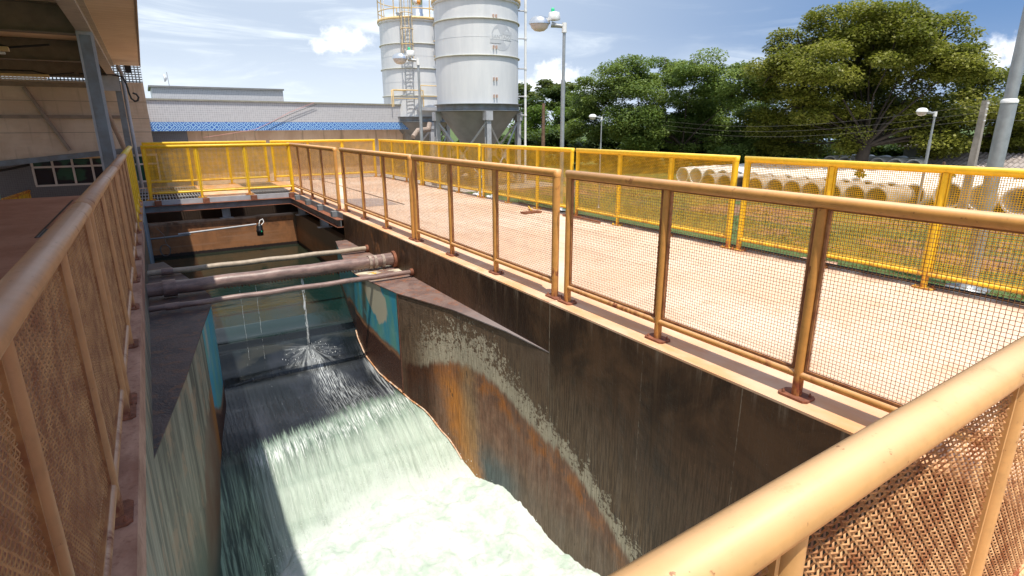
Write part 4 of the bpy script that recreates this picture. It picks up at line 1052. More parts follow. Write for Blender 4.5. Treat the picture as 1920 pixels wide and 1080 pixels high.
# ---------------------------------------------------------------- silos
def silo(cx, cy, R, zg, zh, z0, z1, rings, label, legs, detailed):
    t = thing('silo', label, 'silo', (cx, cy, zg), 'pale grey cylindrical silos')
    MB().lathe((cx, cy, 0), [(R, z0), (R, z1)], 72, cap=True).build('shell', 'silo', t)
    MB().lathe((cx, cy, 0), [(R + .002, z1), (R + .06, z1 + .004), (R + .06, z1 + .05), (R * .5, z1 + .28), (.15, z1 + .42)], 64).build('roof', 'silo', t)
    MB().lathe((cx, cy, 0), [(.16, zh), (R * .98, z0 - .25)], 64).build('hopper', 'hopper', t)
    MB().lathe((cx, cy, 0), [(R + .06, z0 - .24), (R + .12, z0 - .24), (R + .12, z0 - .225), (R + .03, z0 - .22), (R + .03, z0 - .02), (R + .14, z0 - .015), (R + .14, z0 + .0), (R - .05, z0 + .001)], 64, cap=False).build('ring_beam', 'steel', t)
    for z in rings:
        MB().lathe((cx, cy, 0), [(R - .002, z - .025), (R + .055, z - .02), (R + .055, z + .012), (R - .002, z + .02)], 72, cap=False).build('rim', 'silo_rim', t)
    for z in [(a + b) / 2 for a, b in zip(rings, rings[1:])]:
        MB().lathe((cx, cy, 0), [(R - .002, z - .006), (R + .006, z), (R - .002, z + .006)], 72, cap=False).build('weld_seam', 'silo', t)
    ps = []
    for a in legs:
        lx, ly = cx + (R + .05) * math.cos(a), cy + (R + .05) * math.sin(a); ps.append((lx, ly))
        m = MB(); b = .085
        m.box(lx - b, lx + b, ly - b, ly - b + .015, zg, z0 - .25); m.box(lx - b, lx + b, ly + b - .015, ly + b, zg, z0 - .25); m.box(lx - .01, lx + .01, ly - b + .015, ly + b - .015, zg, z0 - .25)
        l = m.build('leg', 'steel_light', t)
        MB().box(lx - .13, lx + .13, ly - .13, ly + .13, z0 - .55, z0 - .251).build('bracket', 'steel_light', l)
        MB().box(lx - .22, lx + .22, ly - .22, ly + .22, zg - .02, zg + .10).build('footing', 'concpole', l)
    for (ax, ay), (bx, by) in zip(ps, ps[1:] + ps[:1]):
        mx, my = (ax + bx) / 2, (ay + by) / 2; zm = z0 - 1.75; zt = z0 - .55
        m = MB()
        m.tube([(ax, ay, zt), (mx, my, zm + .02)], .038, 4, smooth=False); m.tube([(bx, by, zt), (mx, my, zm + .02)], .038, 4, smooth=False)
        m.tube([(ax, ay, zm - 1.0), (mx, my, zm - .02)], .035, 4, smooth=False); m.tube([(bx, by, zm - 1.0), (mx, my, zm - .02)], .035, 4, smooth=False)
        m.lathe((mx, my, zm - .10), [(.13, 0), (.13, .2)], 4)
        m.build('cross_brace', 'steel_light', t)
    # roof guard rail
    m = MB()
    for zz in (.50, 1.02):
        m.tube([(cx + (R + .02) * math.cos(k * PI / 24), cy + (R + .02) * math.sin(k * PI / 24), z1 + zz) for k in range(49)], .022, 6)
    m.lathe((cx, cy, 0), [(R + .055, z1 + .06), (R + .085, z1 + .06), (R + .085, z1 + .17), (R + .055, z1 + .17)], 48, cap=False)
    for k in range(12):
        a = k * PI / 6 + .1; m.tube([(cx + (R + .02) * math.cos(a), cy + (R + .02) * math.sin(a), z1 + .03), (cx + (R + .02) * math.cos(a), cy + (R + .02) * math.sin(a), z1 + 1.02)], .022, 6)
    m.build('guard_rail', 'cream', t)
    return t
TC = math.atan2(-18.95, -10.44)          # direction from the near silo back to the deck
s1 = silo(10.45, 19.02, 1.47, -.5, .35, 2.36, 5.60, [3.90, 5.03], 'pale grey silo with faded round emblem standing in front of the other silo', [TC + .22, TC + .22 + PI / 2, TC + .22 + PI, TC + .22 - PI / 2], True)
# faded emblem and lettering, on the shell, facing the deck
def on_shell(cx, cy, R, a, w, h, z, name, mat, parent, disc=False):
    m = MB(); n = 24
    vs = []; fs = []
    if disc:
        vs.append((cx + R * math.cos(a), cy + R * math.sin(a), z))
        for k in range(n):
            q = 2 * PI * k / n; da = math.cos(q) * w / R
            vs.append((cx + R * math.cos(a + da), cy + R * math.sin(a + da), z + h * math.sin(q)))
        for k in range(n): fs.append((0, 1 + k, 1 + (k + 1) % n))
    else:
        for k in range(n + 1):
            da = (k / n - .5) * w / R
            vs += [(cx + R * math.cos(a + da), cy + R * math.sin(a + da), z - h / 2), (cx + R * math.cos(a + da), cy + R * math.sin(a + da), z + h / 2)]
        for k in range(n): fs.append((2 * k, 2 * k + 2, 2 * k + 3, 2 * k + 1))
    m.add(vs, fs); return m.build(name, mat, parent)
AE = TC + .62
on_shell(10.45, 19.02, 1.474, AE, .42, .42, 4.47, 'emblem_disc', simple('faded_emblem', (.50, .52, .56), .5, var=.04), s1, True)
band = on_shell(10.45, 19.02, 1.478, AE, .92, .15, 4.47, 'emblem_band', 'silo', s1)
on_shell(10.45, 19.02, 1.480, AE + .17, .42, .11, 4.61, 'emblem_bar', simple('faded_emblem_bar', (.52, .54, .575), .5, var=.04), s1)
on_shell(10.45, 19.02, 1.480, AE - .17, .42, .11, 4.33, 'emblem_bar', simple('faded_emblem_bar2', (.52, .54, .575), .5, var=.04), s1)
fc = bpy.data.curves.new('lettering', 'FONT'); fc.body = 'SANTIAGO'; fc.size = .165; fc.align_x = 'CENTER'; fc.align_y = 'CENTER'
fo_ = bpy.data.objects.new('lettering_tmp', fc); COL.objects.link(fo_)
dg = bpy.context.evaluated_depsgraph_get(); me = bpy.data.meshes.new_from_object(fo_.evaluated_get(dg))
bpy.data.objects.remove(fo_)
mm = MB(); Rl = 1.482
mm.add([(10.45 + Rl * math.cos(AE + v.co.x / Rl), 19.02 + Rl * math.sin(AE + v.co.x / Rl), 4.47 + v.co.y) for v in me.vertices], [tuple(p.vertices) for p in me.polygons])
mm.build('lettering', simple('faded_letters', (.42, .44, .475), .5, var=.04), s1)
# lugs and filler pipe beside the near silo
for z in (5.1, 4.15, 3.15, 2.6):
    m = MB()
    for da in (-.035, .035):
        a = TC + .42 + da; x, y = 10.45 + 1.50 * math.cos(a), 19.02 + 1.50 * math.sin(a)
        m.box(x - .02, x + .02, y - .03, y + .03, z - .05, z + .05)
    m.build('lug', simple('rusty_lug', (.60, .42, .34), .6), s1)
t = thing('filler_pipe', 'tall thin white pipe with wall brackets rising beside the near silo', 'pipe', (11.95, 18.25, -.5))
MB().tube([(11.98, 18.2, -.5), (11.98, 18.2, 7.5)], .045, 10).build('tube', 'white', t)
for z in (.9, 2.0, 2.65, 3.6, 4.6, 5.5):
    MB().tube([(11.72, 18.3, z), (12.0, 18.19, z)], .025, 6).build('bracket', 'steel_light', t)
    MB().lathe((11.98, 18.2, z - .03), [(.06, 0), (.06, .06)], 10).build('collar', 'white', t)
s2 = silo(11.12, 26.24, 1.52, -.5, .4, 2.05, 6.02, [2.95, 4.10, 5.12], 'pale grey silo partly hidden behind the near silo, with a caged ladder', [TC + .5, TC + .5 + PI / 2, TC + .5 + PI, TC + .5 - PI / 2], True)
# caged ladder on the far silo
def ladder(cx, cy, R, a, z0, z1, zc, name, parent, cage_top):
    m = MB(); t_ = Vector((-math.sin(a), math.cos(a), 0)); n_ = Vector((math.cos(a), math.sin(a), 0)); c = Vector((cx, cy, 0)) + n_ * (R + .12)
    for sgn in (-1, 1): m.tube([c + t_ * .17 * sgn + Vector((0, 0, z0)), c + t_ * .17 * sgn + Vector((0, 0, z1))], .016, 5)
    z = z0 + .1
    while z < z1: m.tube([c - t_ * .17 + Vector((0, 0, z)), c + t_ * .17 + Vector((0, 0, z))], .010, 5); z += .16
    m.build('ladder', 'galv', parent)
    m = MB(); z = zc
    hoop = lambda z: [c + t_ * (.26 * math.cos(q)) + n_ * (.42 * math.sin(q)) + Vector((0, 0, z)) for q in [k * PI / 10 for k in range(11)]]
    while z <= cage_top + .01: m.tube(hoop(z), .020, 5); z += .62
    for k in (1, 3, 5, 7, 9):
        p = hoop(0)[k]; m.tube([p + Vector((0, 0, zc)), p + Vector((0, 0, cage_top))], .015, 5)
    m.build('ladder_cage', 'cream', parent)
ladder(11.12, 26.24, 1.52, TC - .06, 2.3, 6.9, 4.4, 'ladder', s2, 7.1)
ladder(11.12, 26.24, 1.52, TC + .80, 4.6, 7.4, 4.6, 'ladder', s2, 7.3)
m = MB()
m.lathe((11.35, 26.2, 0), [(.26, 6.1), (.26, 6.55), (.24, 6.56), (.24, 7.15), (.28, 7.16), (.28, 7.3), (.1, 7.5)], 20); m.build('dust_filter', 'alu', s2)
MB().lathe((10.35, 25.9, 0), [(.12, 6.1), (.12, 6.4), (.16, 6.41), (.16, 6.47), (.05, 6.5)], 14).build('roof_hatch', 'galv', s2)
MB().lathe((10.95, 25.1, 0), [(.02, 6.72), (.08, 6.76), (.09, 6.84), (.06, 6.92), (.01, 6.95)], 12).build('beacon', 'amber', s2)
MB().tube([(9.72, 26.1, 6.0), (9.72, 26.1, 7.5)], .02, 6).lathe((9.6, 26.05, 7.25), [(.02, 0), (.13, .06), (.15, .16), (.05, .2)], 12).build('roof_antenna', 'white', s2)
# service platform in front of the far silo
t = thing('service_platform', 'cream railed service platform on the roof edge before the far silo', 'platform', (10.6, 24.2, 2.6))
m = MB()
for (x0, x1, y, z0, z1) in ((9.35, 10.75, 24.6, 2.45, 3.15), (10.55, 11.6, 24.4, 2.45, 3.35)):
    m.tube([(x0, y, z0), (x0, y, z1), (x1, y, z1), (x1, y, z0)], .024, 6); m.tube([(x0, y, (z0 + z1) / 2), (x1, y, (z0 + z1) / 2)], .018, 6)
    m.tube([(x0 + .12, y + .5, z0), (x0 + .12, y + .5, z1), (x1, y + .5, z1)], .024, 6)
m.build('rail', 'cream', t); MB().box(10.5, 11.7, 24.3, 25.1, 2.30, 2.44).build('floor', 'steel_light', t)
# machinery clutter under the silos
t = thing('under_silo_equipment', 'white and grey equipment boxes with pipes on the ground beneath the silos', 'equipment', (10, 20.5, -.5))
MB().box(9.2, 9.9, 20.8, 21.2, -.5, .35).build('cabinet', 'white', t)
MB().box(10.3, 11.0, 21.6, 22.0, -.5, .15).build('low_box', 'white', t)
MB().tube([(9.5, 19.6, -.3), (10.5, 19.2, .3), (10.45, 19.0, .5)], .09, 10).build('screw_pipe', 'steel_light', t)
MB().tube([(9.3, 22.5, 1.2), (9.6, 22.7, 1.45), (10.1, 22.7, 1.5), (10.2, 22.8, 1.75)], .10, 10).build('hose', 'rag', t)
t = thing('pallet_clutter', 'small white sacks and rubble at the foot of the near silo', 'rubble', (8.6, 15.5, -.5))
for k in range(7):
    x, y = 8.0 + random.uniform(0, .9), 14.2 + random.uniform(0, 1.8); r = random.uniform(.06, .14)
    MB().lathe((x, y, -.5), [(r, 0), (r * 1.1, r * .6), (r * .7, r * 1.2), (.01, r * 1.35)], 9).build('sack', 'white', t)

# ---------------------------------------------------------------- lamps and poles
def street_lamp(x, y, zg, ztop, r, k, ang, label, big=True):
    t = thing('street_lamp', label, 'street lamp', (x, y, zg), 'street lamps with white heads')
    zc = zg + (ztop - zg) * .72
    MB().tube([(x, y, zg), (x, y, zc)], r, 12).build('lower_pole', 'galv', t)
    MB().tube([(x, y, zc), (x, y, ztop)], r * .72, 12).build('upper_pole', 'galv', t)
    MB().lathe((x, y, zg), [(r * 2.6, 0), (r * 2.6, .02), (r * 1.2, .03), (r * 1.1, .1)], 12).build('base_flange', 'galv', t)
    d = Vector((math.cos(ang), math.sin(ang), 0)); p = Vector((x, y, ztop))
    MB().tube([p - Vector((0, 0, .22 * k)), p + Vector((0, 0, .04 * k))], r * 1.15, 12).build('socket', 'white', t)
    MB().tube([p - Vector((0, 0, .06 * k)), p + d * .22 * k - Vector((0, 0, .03 * k)), p + d * .38 * k + Vector((0, 0, .0))], [.045 * k, .06 * k, .085 * k], 10).build('arm', 'galv', t)
    c = p + d * .72 * k + Vector((0, 0, .02 * k))
    def ell(a, b, prof, name, mat, cc=c):
        m = MB(); m.lathe((0, 0, 0), prof, 24); nv = []
        for (vx, vy, vz) in m.v:
            q = cc + d * (vx * a) + Vector((-d.y, d.x, 0)) * (vy * b) + Vector((0, 0, vz * k)); nv.append(tuple(q))
        m.v = nv; return m.build(name, mat, t)
    ell(.30 * k, .20 * k, [(1.04, 0), (1.04, .02), (.97, .09), (.75, .17), (.4, .21), (.02, .22)], 'hood', 'alu' if big else 'white')
    ell(.28 * k, .185 * k, [(.05, -.21), (.5, -.19), (.82, -.12), (.97, -.03), (1.0, -.002)], 'lens', 'lens')
    if big:
        b = p + d * .30 * k + Vector((0, 0, .20 * k))
        m = MB()
        m.lathe((0, 0, 0), [(1.0, -.09), (1.08, -.06), (.92, .11), (.8, .13)], 4)
        m.v = [tuple(b + d * (vx * .17 * k) + Vector((-d.y, d.x, 0)) * (vy * .14 * k) + Vector((0, 0, vz * k))) for vx, vy, vz in m.v]
        m.build('driver_box', 'white', t)
        ell(.05 * k, .05 * k, [(1, 0), (1, .06), (.8, .10), (.1, .11)], 'photocell', 'green_cap', p + d * .34 * k + Vector((0, 0, .335 * k)))
    return t
street_lamp(8.84, 11.75, -.5, 3.93, .052, .82, PI * .81, 'tall grey street lamp with silver head and green photocell, between the silos and the trees')
street_lamp(7.90, 18.37, -.5, 3.72, .055, .82, PI * .81, 'grey street lamp with green photocell standing in front of the caged ladder')
street_lamp(9.98, 11.6, -.5, 1.82, .020, .32, PI * .81, 'small thin lamp before the left leafy tree', False)
street_lamp(16.83, 6.92, -.5, 1.90, .035, .46, PI * .81, 'slim lamp with white head standing among the concrete pipes', False)
t = thing('mast_pole', 'thick grey metal pole rising out of the frame at the right edge', 'pole', (8.94, 2.91, -.5))
MB().tube([(8.94, 2.91, -.5), (8.94, 2.91, 1.86)], .083, 20).build('lower_shaft', 'galv', t)
MB().tube([(8.94, 2.91, 1.86), (8.94, 2.91, 6.5)], .066, 20).build('upper_shaft', 'galv', t)
MB().lathe((8.94, 2.91, 1.85), [(.088, 0), (.088, .03), (.07, .05)], 20).build('joint_collar', 'white', t)
MB().lathe((8.94, 2.91, -.5), [(.24, 0), (.24, .02), (.10, .03), (.09, .12)], 20).build('base_flange', 'galv', t)
t = thing('utility_pole', 'concrete utility pole carrying wires beside the thick grey pole', 'utility pole', (16.97, 5.98, -.5))
MB().add([(16.97 + sx * w_, 5.98 + sy * w_, z) for z, w_ in ((-.5, .085), (2.15, .055)) for sx, sy in ((-1, -1), (1, -1), (1, 1), (-1, 1))], [(0, 1, 5, 4), (1, 2, 6, 5), (2, 3, 7, 6), (3, 0, 4, 7), (4, 5, 6, 7)]).build('shaft', 'concpole', t)
for k in range(4):
    z = 2.08 - k * .13
    MB().tube([(16.88, 5.9, z), (16.80, 5.85, z)], .02, 6).build('insulator', 'white', t)
for k in range(3):
    z = 2.05 - .17 * k
    pts = [(16.8 - .5 * f + 2.5 * f, 5.9 + 12 * f, z - .35 * math.sin(PI * f) - .25 * f) for f in [q / 12 for q in range(13)]]
    tag(MB().tube(pts, .0028, 4).build('overhead_wire', 'thin_wire'), 'thin overhead wire running left from the concrete pole across the trees', 'wire', 'overhead wires on the concrete pole')
    pts = [(16.97 + 3 * f, 5.9 - 7 * f, z - .1 * math.sin(PI * f)) for f in [q / 8 for q in range(9)]]
    tag(MB().tube(pts, .0028, 4).build('overhead_wire', 'thin_wire'), 'thin overhead wire running left from the concrete pole across the trees' if False else 'thin overhead wire running right from the concrete pole out of frame', 'wire', 'overhead wires right of the concrete pole')
tag(MB().tube([(16.1, 22.9, -.5), (16.1, 22.9, 2.65)], [.11, .07], 10).build('wooden_pole', 'wood'), 'bare weathered wooden pole in front of the bright green trees', 'pole')
t = thing('water_post', 'dark thin double post on the dirt at the right edge', 'post', (15.2, 3.9, -.5))
for dx in (0, .09): MB().tube([(15.2 + dx, 4.0 + dx * .5, -.5), (15.2 + dx, 4.0 + dx * .5, .75)], .03, 6).build('upright', 'wood', t)
t = thing('water_post', 'dark thin double post behind the second yellow bay, left of the concrete pole', 'post', (15.9, 6.1, -.5))
for dx in (0, .09): MB().tube([(15.9 + dx, 6.15 + dx * .5, -.5), (15.9 + dx, 6.15 + dx * .5, .75)], .03, 6).build('upright', 'wood', t)

# ---------------------------------------------------------------- concrete pipes
CULV = {}
def culvert(x, y, z, r, L, mat, label, group, rz=0.0):
    key = (r, L, mat)
    if key not in CULV:
        m = MB(); n = 28; prof = [(r * .87, 0), (r, 0), (r, L * .9), (r * 1.03, L * .91), (r * 1.03, L), (.01, L), (.01, L - .02), (r * .87, L - .02), (r * .87, 0)]  # closed far end added to block light, so the mouth stays dark
        for rr_, xx in prof:
            for k in range(n): a = 2 * PI * k / n; m.v.append((xx, rr_ * math.cos(a), rr_ * math.sin(a)))
        for i in range(len(prof) - 1):
            for k in range(n):
                k2 = (k + 1) % n; m.f.append((i * n + k, i * n + k2, (i + 1) * n + k2, (i + 1) * n + k)); m.sm.append(i not in (0,))
        CULV[key] = m.build('concrete_pipe', mat)
        o = CULV[key]
    else:
        o = CULV[key].copy(); COL.objects.link(o)
    o.location = (x, y, z + r); o.rotation_euler = (random.uniform(0, 6), 0, rz)
    return tag(o, label, 'concrete pipe', group)
ordn = ['first', 'second', 'third', 'fourth', 'fifth', 'sixth', 'seventh', 'eighth', 'ninth', 'tenth']
for k in range(10):
    culvert(15.65 + random.uniform(-.08, .08), 7.38 + .585 * k, -.5, .285, 1.38, 'culv_grey', 'weathered grey concrete pipe in the front row under the big tree, %s from the right' % ordn[k], 'weathered concrete pipes in the front row')
for k in range(3):
    culvert(17.35, 5.05 + .72 * k, -.5, .34, 2.4, 'culv_white', ['right', 'middle', 'left'][k] + ' one of three dark mouthed pale pipes beside the thick grey pole', 'pale pipes with open ends by the pole')
FG = 'pale concrete pipes lying in rows behind the front row'
for row in range(14):
    for seg in range(4):
        y = 7.15 + .605 * row + random.uniform(-.01, .01)
        if row % 2 and seg == 3: pass
        culvert(17.03 + seg * 1.86 + random.uniform(-.03, .03), y, -.5, .30, 1.85, 'culv_white', 'pale sunlit concrete pipe in the field of pipes behind the front row', FG)
for row in range(6):
    for seg in range(3):
        culvert(20.0 + seg * 1.85, 4.9 + .40 * row, -.5, .20, 1.82, 'culv_white', 'slimmer pale concrete pipe behind the three open ended pipes', 'slim pale pipes behind the open ended ones')
for k in range(6):
    culvert(23.6, 10.1 + .62 * k, -.20, .30, 2.0, 'culv_white', 'white pipe stacked in the raised back row left of the tiled roof', 'white pipes of the raised back row')
m = MB(); m.box(23.5, 25.8, 9.7, 13.8, -.5, -.202); tag(m.build('pipe_cradle', 'culv_white'), 'low pale base under the raised back row of pipes', 'base')
# low shed with fibre cement roof
t = thing('low_shed', 'low shed with dappled fibre cement roof behind the pipes on the right', 'shed', (25, 7, -.5))
m = MB()
for k in range(44):
    y0 = 3.2 + k * .155
    m.add([(22.9, y0, -.02), (22.9, y0 + .078, .03), (22.9, y0 + .155, -.02), (25.2, y0, .62), (25.2, y0 + .078, .67), (25.2, y0 + .155, .62)], [(0, 3, 4, 1), (1, 4, 5, 2)])
m.build('roof', 'roof_tile', t); MB().box(23.1, 27, 3.3, 9.9, -.5, -.08).box(25.0, 25.2, 3.3, 9.9, -.079, .60).build('wall', 'block', t)
t = thing('back_shed', 'grey block shed with a brown roof edge under the big tree', 'shed', (27.5, 10, -.5))
MB().box(27, 29, 6.0, 12.0, -.5, .72).build('wall', 'block', t); MB().box(26.8, 29.2, 5.8, 12.2, .721, .80).build('roof', 'roof_tile', t)
t = thing('white_house', 'white walled house with a blue edge glimpsed behind the big tree trunk', 'house', (30, 18, -.5))
MB().box(30, 33, 13.0, 21.0, -.5, .75).build('wall', 'culv_white', t); MB().box(29.8, 33.2, 12.8, 21.2, .751, .86).build('roof', simple('pale_blue_roof', (.35, .45, .62), .5), t)
MB().box(29.97, 29.995, 16.2, 16.9, -.1, .4).build('window', 'glass', t)

# ---------------------------------------------------------------- trees
def tree(blobs, base, mat, n, ls, label, group, name='leafy_tree', rt=.28, sub=10, droop=.5, zlow=None):
    t = thing(name, label, 'tree', base, group)
    rnd = random.Random(hash(label) % 9999 if False else len(label) * 7 + n)
    m = MB(); b = Vector(base)
    cz = sum(q[2] for q in blobs) / len(blobs); cx = sum(q[0] for q in blobs) / len(blobs); cy = sum(q[1] for q in blobs) / len(blobs)
    fork = Vector((b.x + (cx - b.x) * .2, b.y + (cy - b.y) * .2, b.z + (cz - b.z) * .42))
    m.tube([b, b + (fork - b) * .5 + Vector((.05, .05, 0)), fork], [rt * 1.25, rt, rt * .85], 10)
    for q in blobs:
        e = Vector(q[:3]); mid = fork.lerp(e, .5) + Vector((rnd.uniform(-.3, .3), rnd.uniform(-.3, .3), rnd.uniform(-.1, .35)))
        m.tube([fork, fork.lerp(mid, .5) + Vector((0, 0, .1)), mid, e], [rt * .30, rt * .21, rt * .12, .012], 6, cap=False)
        for _ in range(3):
            d_ = Vector((rnd.gauss(0, 1), rnd.gauss(0, 1), rnd.gauss(0, .6))).normalized() * q[3] * .9
            m.tube([mid.lerp(e, .6), e + d_ * .5, e + d_], [rt * .14, .03, .008], 4, cap=False)
    m.build('trunk', 'bark', t)
    c = MB(); tone = []; tot = sum(q[3] ** 2 for q in blobs)
    for q in blobs:
        nb = int(n * q[3] ** 2 / tot); cen = Vector(q[:3]); R = q[3]
        subs = []
        for _ in range(sub):
            while True:
                v = Vector((rnd.uniform(-1, 1), rnd.uniform(-1, 1), rnd.uniform(-1, 1)))
                if .35 < v.length < 1: break
            subs.append((cen + Vector((v.x, v.y, v.z * .85)) * R * 1.08, R * rnd.uniform(.28, .52), rnd.random()))
        for k in range(nb):
            sc_, sr, tn = subs[int(rnd.random() * sub)]
            v = Vector((rnd.gauss(0, 1), rnd.gauss(0, 1), rnd.gauss(0, 1))).normalized() * (rnd.random() ** .4)
            p = sc_ + Vector((v.x * 1.25, v.y * 1.25, v.z * .62)) * sr * 1.25
            # leaf sprig: rhombus, long axis out and slightly drooping
            ax = Vector((v.x + rnd.gauss(0, .6), v.y + rnd.gauss(0, .6), -droop * rnd.random() + rnd.gauss(0, .25))).normalized()
            up = Vector((rnd.gauss(0, .5), rnd.gauss(0, .5), 1)).normalized()
            sd = ax.cross(up)
            if sd.length < .1: continue
            sd.normalize(); l = ls * rnd.uniform(.6, 1.3); w_ = l * rnd.uniform(.28, .45)
            i0 = len(c.v)
            c.v += [tuple(p), tuple(p + ax * l * .45 + sd * w_), tuple(p + ax * l), tuple(p + ax * l * .45 - sd * w_)]
            c.f.append((i0, i0 + 1, i0 + 2, i0 + 3)); c.sm.append(False)
            tone.append(min(1, max(0, .25 + .55 * tn + rnd.gauss(0, .16))))
    c.build('crown', mat, t, tone=tone)
    return t
BIG = [(22.1,11.4,4.89,0.93),(22.7,13.0,5.19,0.96),(23.0,10.9,4.97,0.78),(24.3,10.3,4.49,0.85),(22.4,14.3,4.43,1.05),(19.9,13.6,3.66,0.82),(20.6,12.1,3.48,1.12),(24.5,12.4,3.69,1.35),(22.8,10.0,3.42,1.09),(23.1,9.1,3.52,0.88),(26.5,9.5,2.9,0.83),(24.5,8.3,2.09,0.81),(25.6,9.9,2.15,0.99),(23.6,10.6,2.14,0.97),(23.5,12.5,2.29,1.0),(20.7,13.0,2.45,0.89),(21.8,15.2,3.07,0.76),(23.8,14.0,1.27,0.94),(24.1,9.9,1.21,0.77),(25.8,8.1,1.3,0.75),(23.5,12.8,4.44,1.02),(21.7,10.4,4.07,0.89),(22.6,13.4,1.9,1.0),(22.0,11.6,1.6,.9),(23.6,9.3,1.3,.85),(24.6,11.5,1.7,1.1),(21.6,14.4,1.9,.9),(26.0,7.3,1.9,.9),(26.3,8.6,.8,.8),(22.5,14.8,1.0,.8)]
TWO = [(21.0,20.0,4.13,0.99),(19.2,20.9,3.77,1.04),(20.6,17.7,3.72,0.97),(20.8,15.8,3.07,0.91),(19.0,22.5,3.02,1.04),(19.1,20.3,2.34,1.35),(21.2,19.6,2.47,1.38),(22.9,18.6,2.1,1.39),(23.4,16.9,1.96,1.09),(18.9,22.9,1.64,0.93),(19.3,19.7,1.16,0.98),(22.1,19.0,0.96,1.15),(22.3,16.5,0.81,1.06),(24.8,16.4,0.96,0.99)]
FAR = [(28.9,43.5,4.25,1.03),(27.6,38.8,4.25,0.85),(29.0,38.0,4.08,0.94),(30.0,37.8,3.53,0.86)]
MID = [(21.1,30.9,1.76,1.08),(21.4,28.7,2.06,0.97),(20.0,30.4,0.8,0.93),(20.8,28.7,0.82,0.97),(22.2,28.4,0.8,0.92)]
RGT = [(33.2,10.5,2.02,0.77),(33.2,10.0,2.57,0.89),(33.6,9.6,1.22,0.95),(32.7,10.3,0.64,0.6),(32.0,9.4,3.37,0.77)]
TG = 'trees behind the yellow railing'
tree(BIG, (21.6, 10.95, -.5), 'leaf_olive', 215000, .105, 'huge spreading olive green tree standing over the concrete pipes, tallest of all', TG, 'spreading_tree', .22, 14)
tree(TWO, (20.9, 18.5, -.5), 'leaf_green', 185000, .10, 'broad dense green tree left of the huge olive one, over the yellow railing', TG, rt=.15, sub=14)
tree(FAR, (29.3, 39.5, -.5), 'leaf_far', 16000, .20, 'distant flat topped tree rising behind the silo and the tall street lamp', TG, rt=.2, sub=8)
tree([(24.5, 33.5, 3.0, 1.1), (26, 33.0, 3.1, 1.0), (23.2, 34.5, 2.6, 1.0)], (25, 33.5, -.5), 'leaf_dark', 12000, .18, 'dark round tree between the distant trees and the broad green tree', TG, rt=.2, sub=8)
tree(MID[:1] + MID[2:4], (20.8, 30.2, -.5), 'leaf_bright', 15000, .13, 'bright green bushy tree just right of the near silo legs', TG, rt=.12, sub=9)
tree(MID[1:2] + MID[4:], (21.8, 28.6, -.5), 'leaf_bright', 13000, .13, 'bright green bushy tree behind the wooden pole', TG, rt=.12, sub=9)
tree(RGT, (33, 10, -.5), 'leaf_olive', 15000, .17, 'olive green tree at the right edge behind the low shed', TG, rt=.2, sub=9)
# understorey shrubs one by one
SG = 'dark shrubs under the trees'
for i, (x, y, z, r, lb) in enumerate([(24.0, 19.2, .1, 1.0, 'dark shrub mass under the right half of the broad green tree'), (25.3, 18.2, .0, 1.0, 'dark shrub in the shade between the two large trees'), (26.6, 17.1, .0, 1.0, 'dark shrub left of the white house behind the trees'), (23.3, 21.7, .1, 1.0, 'dark shrub under the middle of the broad green tree'), (21.4, 23.6, .1, 1.0, 'dark shrub under the left half of the broad green tree'), (19.3, 26.0, .1, 1.0, 'dark shrub at the left foot of the broad green tree'), (18.5, 29.0, .1, 1.0, 'dark shrub beside the wooden pole'), (17.6, 31.5, .1, 1.0, 'dark shrub seen between the silo legs, right part'), (15.6, 34.0, .1, 1.1, 'dark shrub seen between the silo legs, left part'), (29.0, 14.8, .0, 1.0, 'dark shrub right of the white house'), (30.5, 12.6, .1, 1.1, 'dark shrub behind the grey block shed'), (31.5, 8.3, .1, 1.1, 'dark shrub behind the fibre cement roof')]):
    tree([(x, y, z + .15, r), (x + .7, y - .6, z, r * .9), (x - .7, y + .6, z + .25, r * .9), (x + .1, y, z + .8, r * .8)], (x, y, -.5), 'leaf_dark', 11000, .16, lb, SG, 'shrub', .05, 9)
# two little plants growing on the pipes
for i, (x, y, z) in enumerate(((17.3, 8.7, .15), (18.6, 7.1, .18))):
    tree([(x, y, z + .12, .13), (x + .08, y + .05, z + .22, .11)], (x, y, z - .05), 'leaf_bright', 220, .09, ['small green weed growing between the pale pipes left of the slim lamp', 'tiny green weed on the pale pipes near the slim lamp'][i], 'weeds on the pipes', 'weed', .012, 4)

# grass blades near the deck
m = MB(); tone = []
rnd = random.Random(5)
for k in range(26000):
    x = 6.75 + 7.5 * rnd.random() ** 1.4; y = -1 + 15 * rnd.random()
    if noise.noise((x * .5, y * .3, 0)) + noise.noise((x * 1.3, y * 1.3, 4)) * .5 + (x - 8.5) * .06 > .18: continue
    h = rnd.uniform(.03, .09); a = rnd.uniform(0, 2 * PI); w_ = .006 + .004 * rnd.random(); lx, ly = rnd.gauss(0, .03), rnd.gauss(0, .03)
    i0 = len(m.v); m.v += [(x - w_ * math.cos(a), y - w_ * math.sin(a), -.5), (x + w_ * math.cos(a), y + w_ * math.sin(a), -.5), (x + lx, y + ly, -.5 + h)]
    m.f.append((i0, i0 + 1, i0 + 2)); m.sm.append(False); tone.append(rnd.random())
tag(m.build('grass', 'blade', tone=tone), 'short patchy green grass beyond the yellow railing', 'grass', kind='stuff')
m = MB()
t = thing('broken_slab', 'broken pinkish concrete slab lying in the grass behind the yellow railing', 'slab', (8.3, 4.6, -.5))
MB().prism([(8.0, 4.2), (8.7, 4.5), (8.6, 5.0), (8.1, 5.1), (7.9, 4.7)], -.5, -.42).build('slab', 'edge', t)

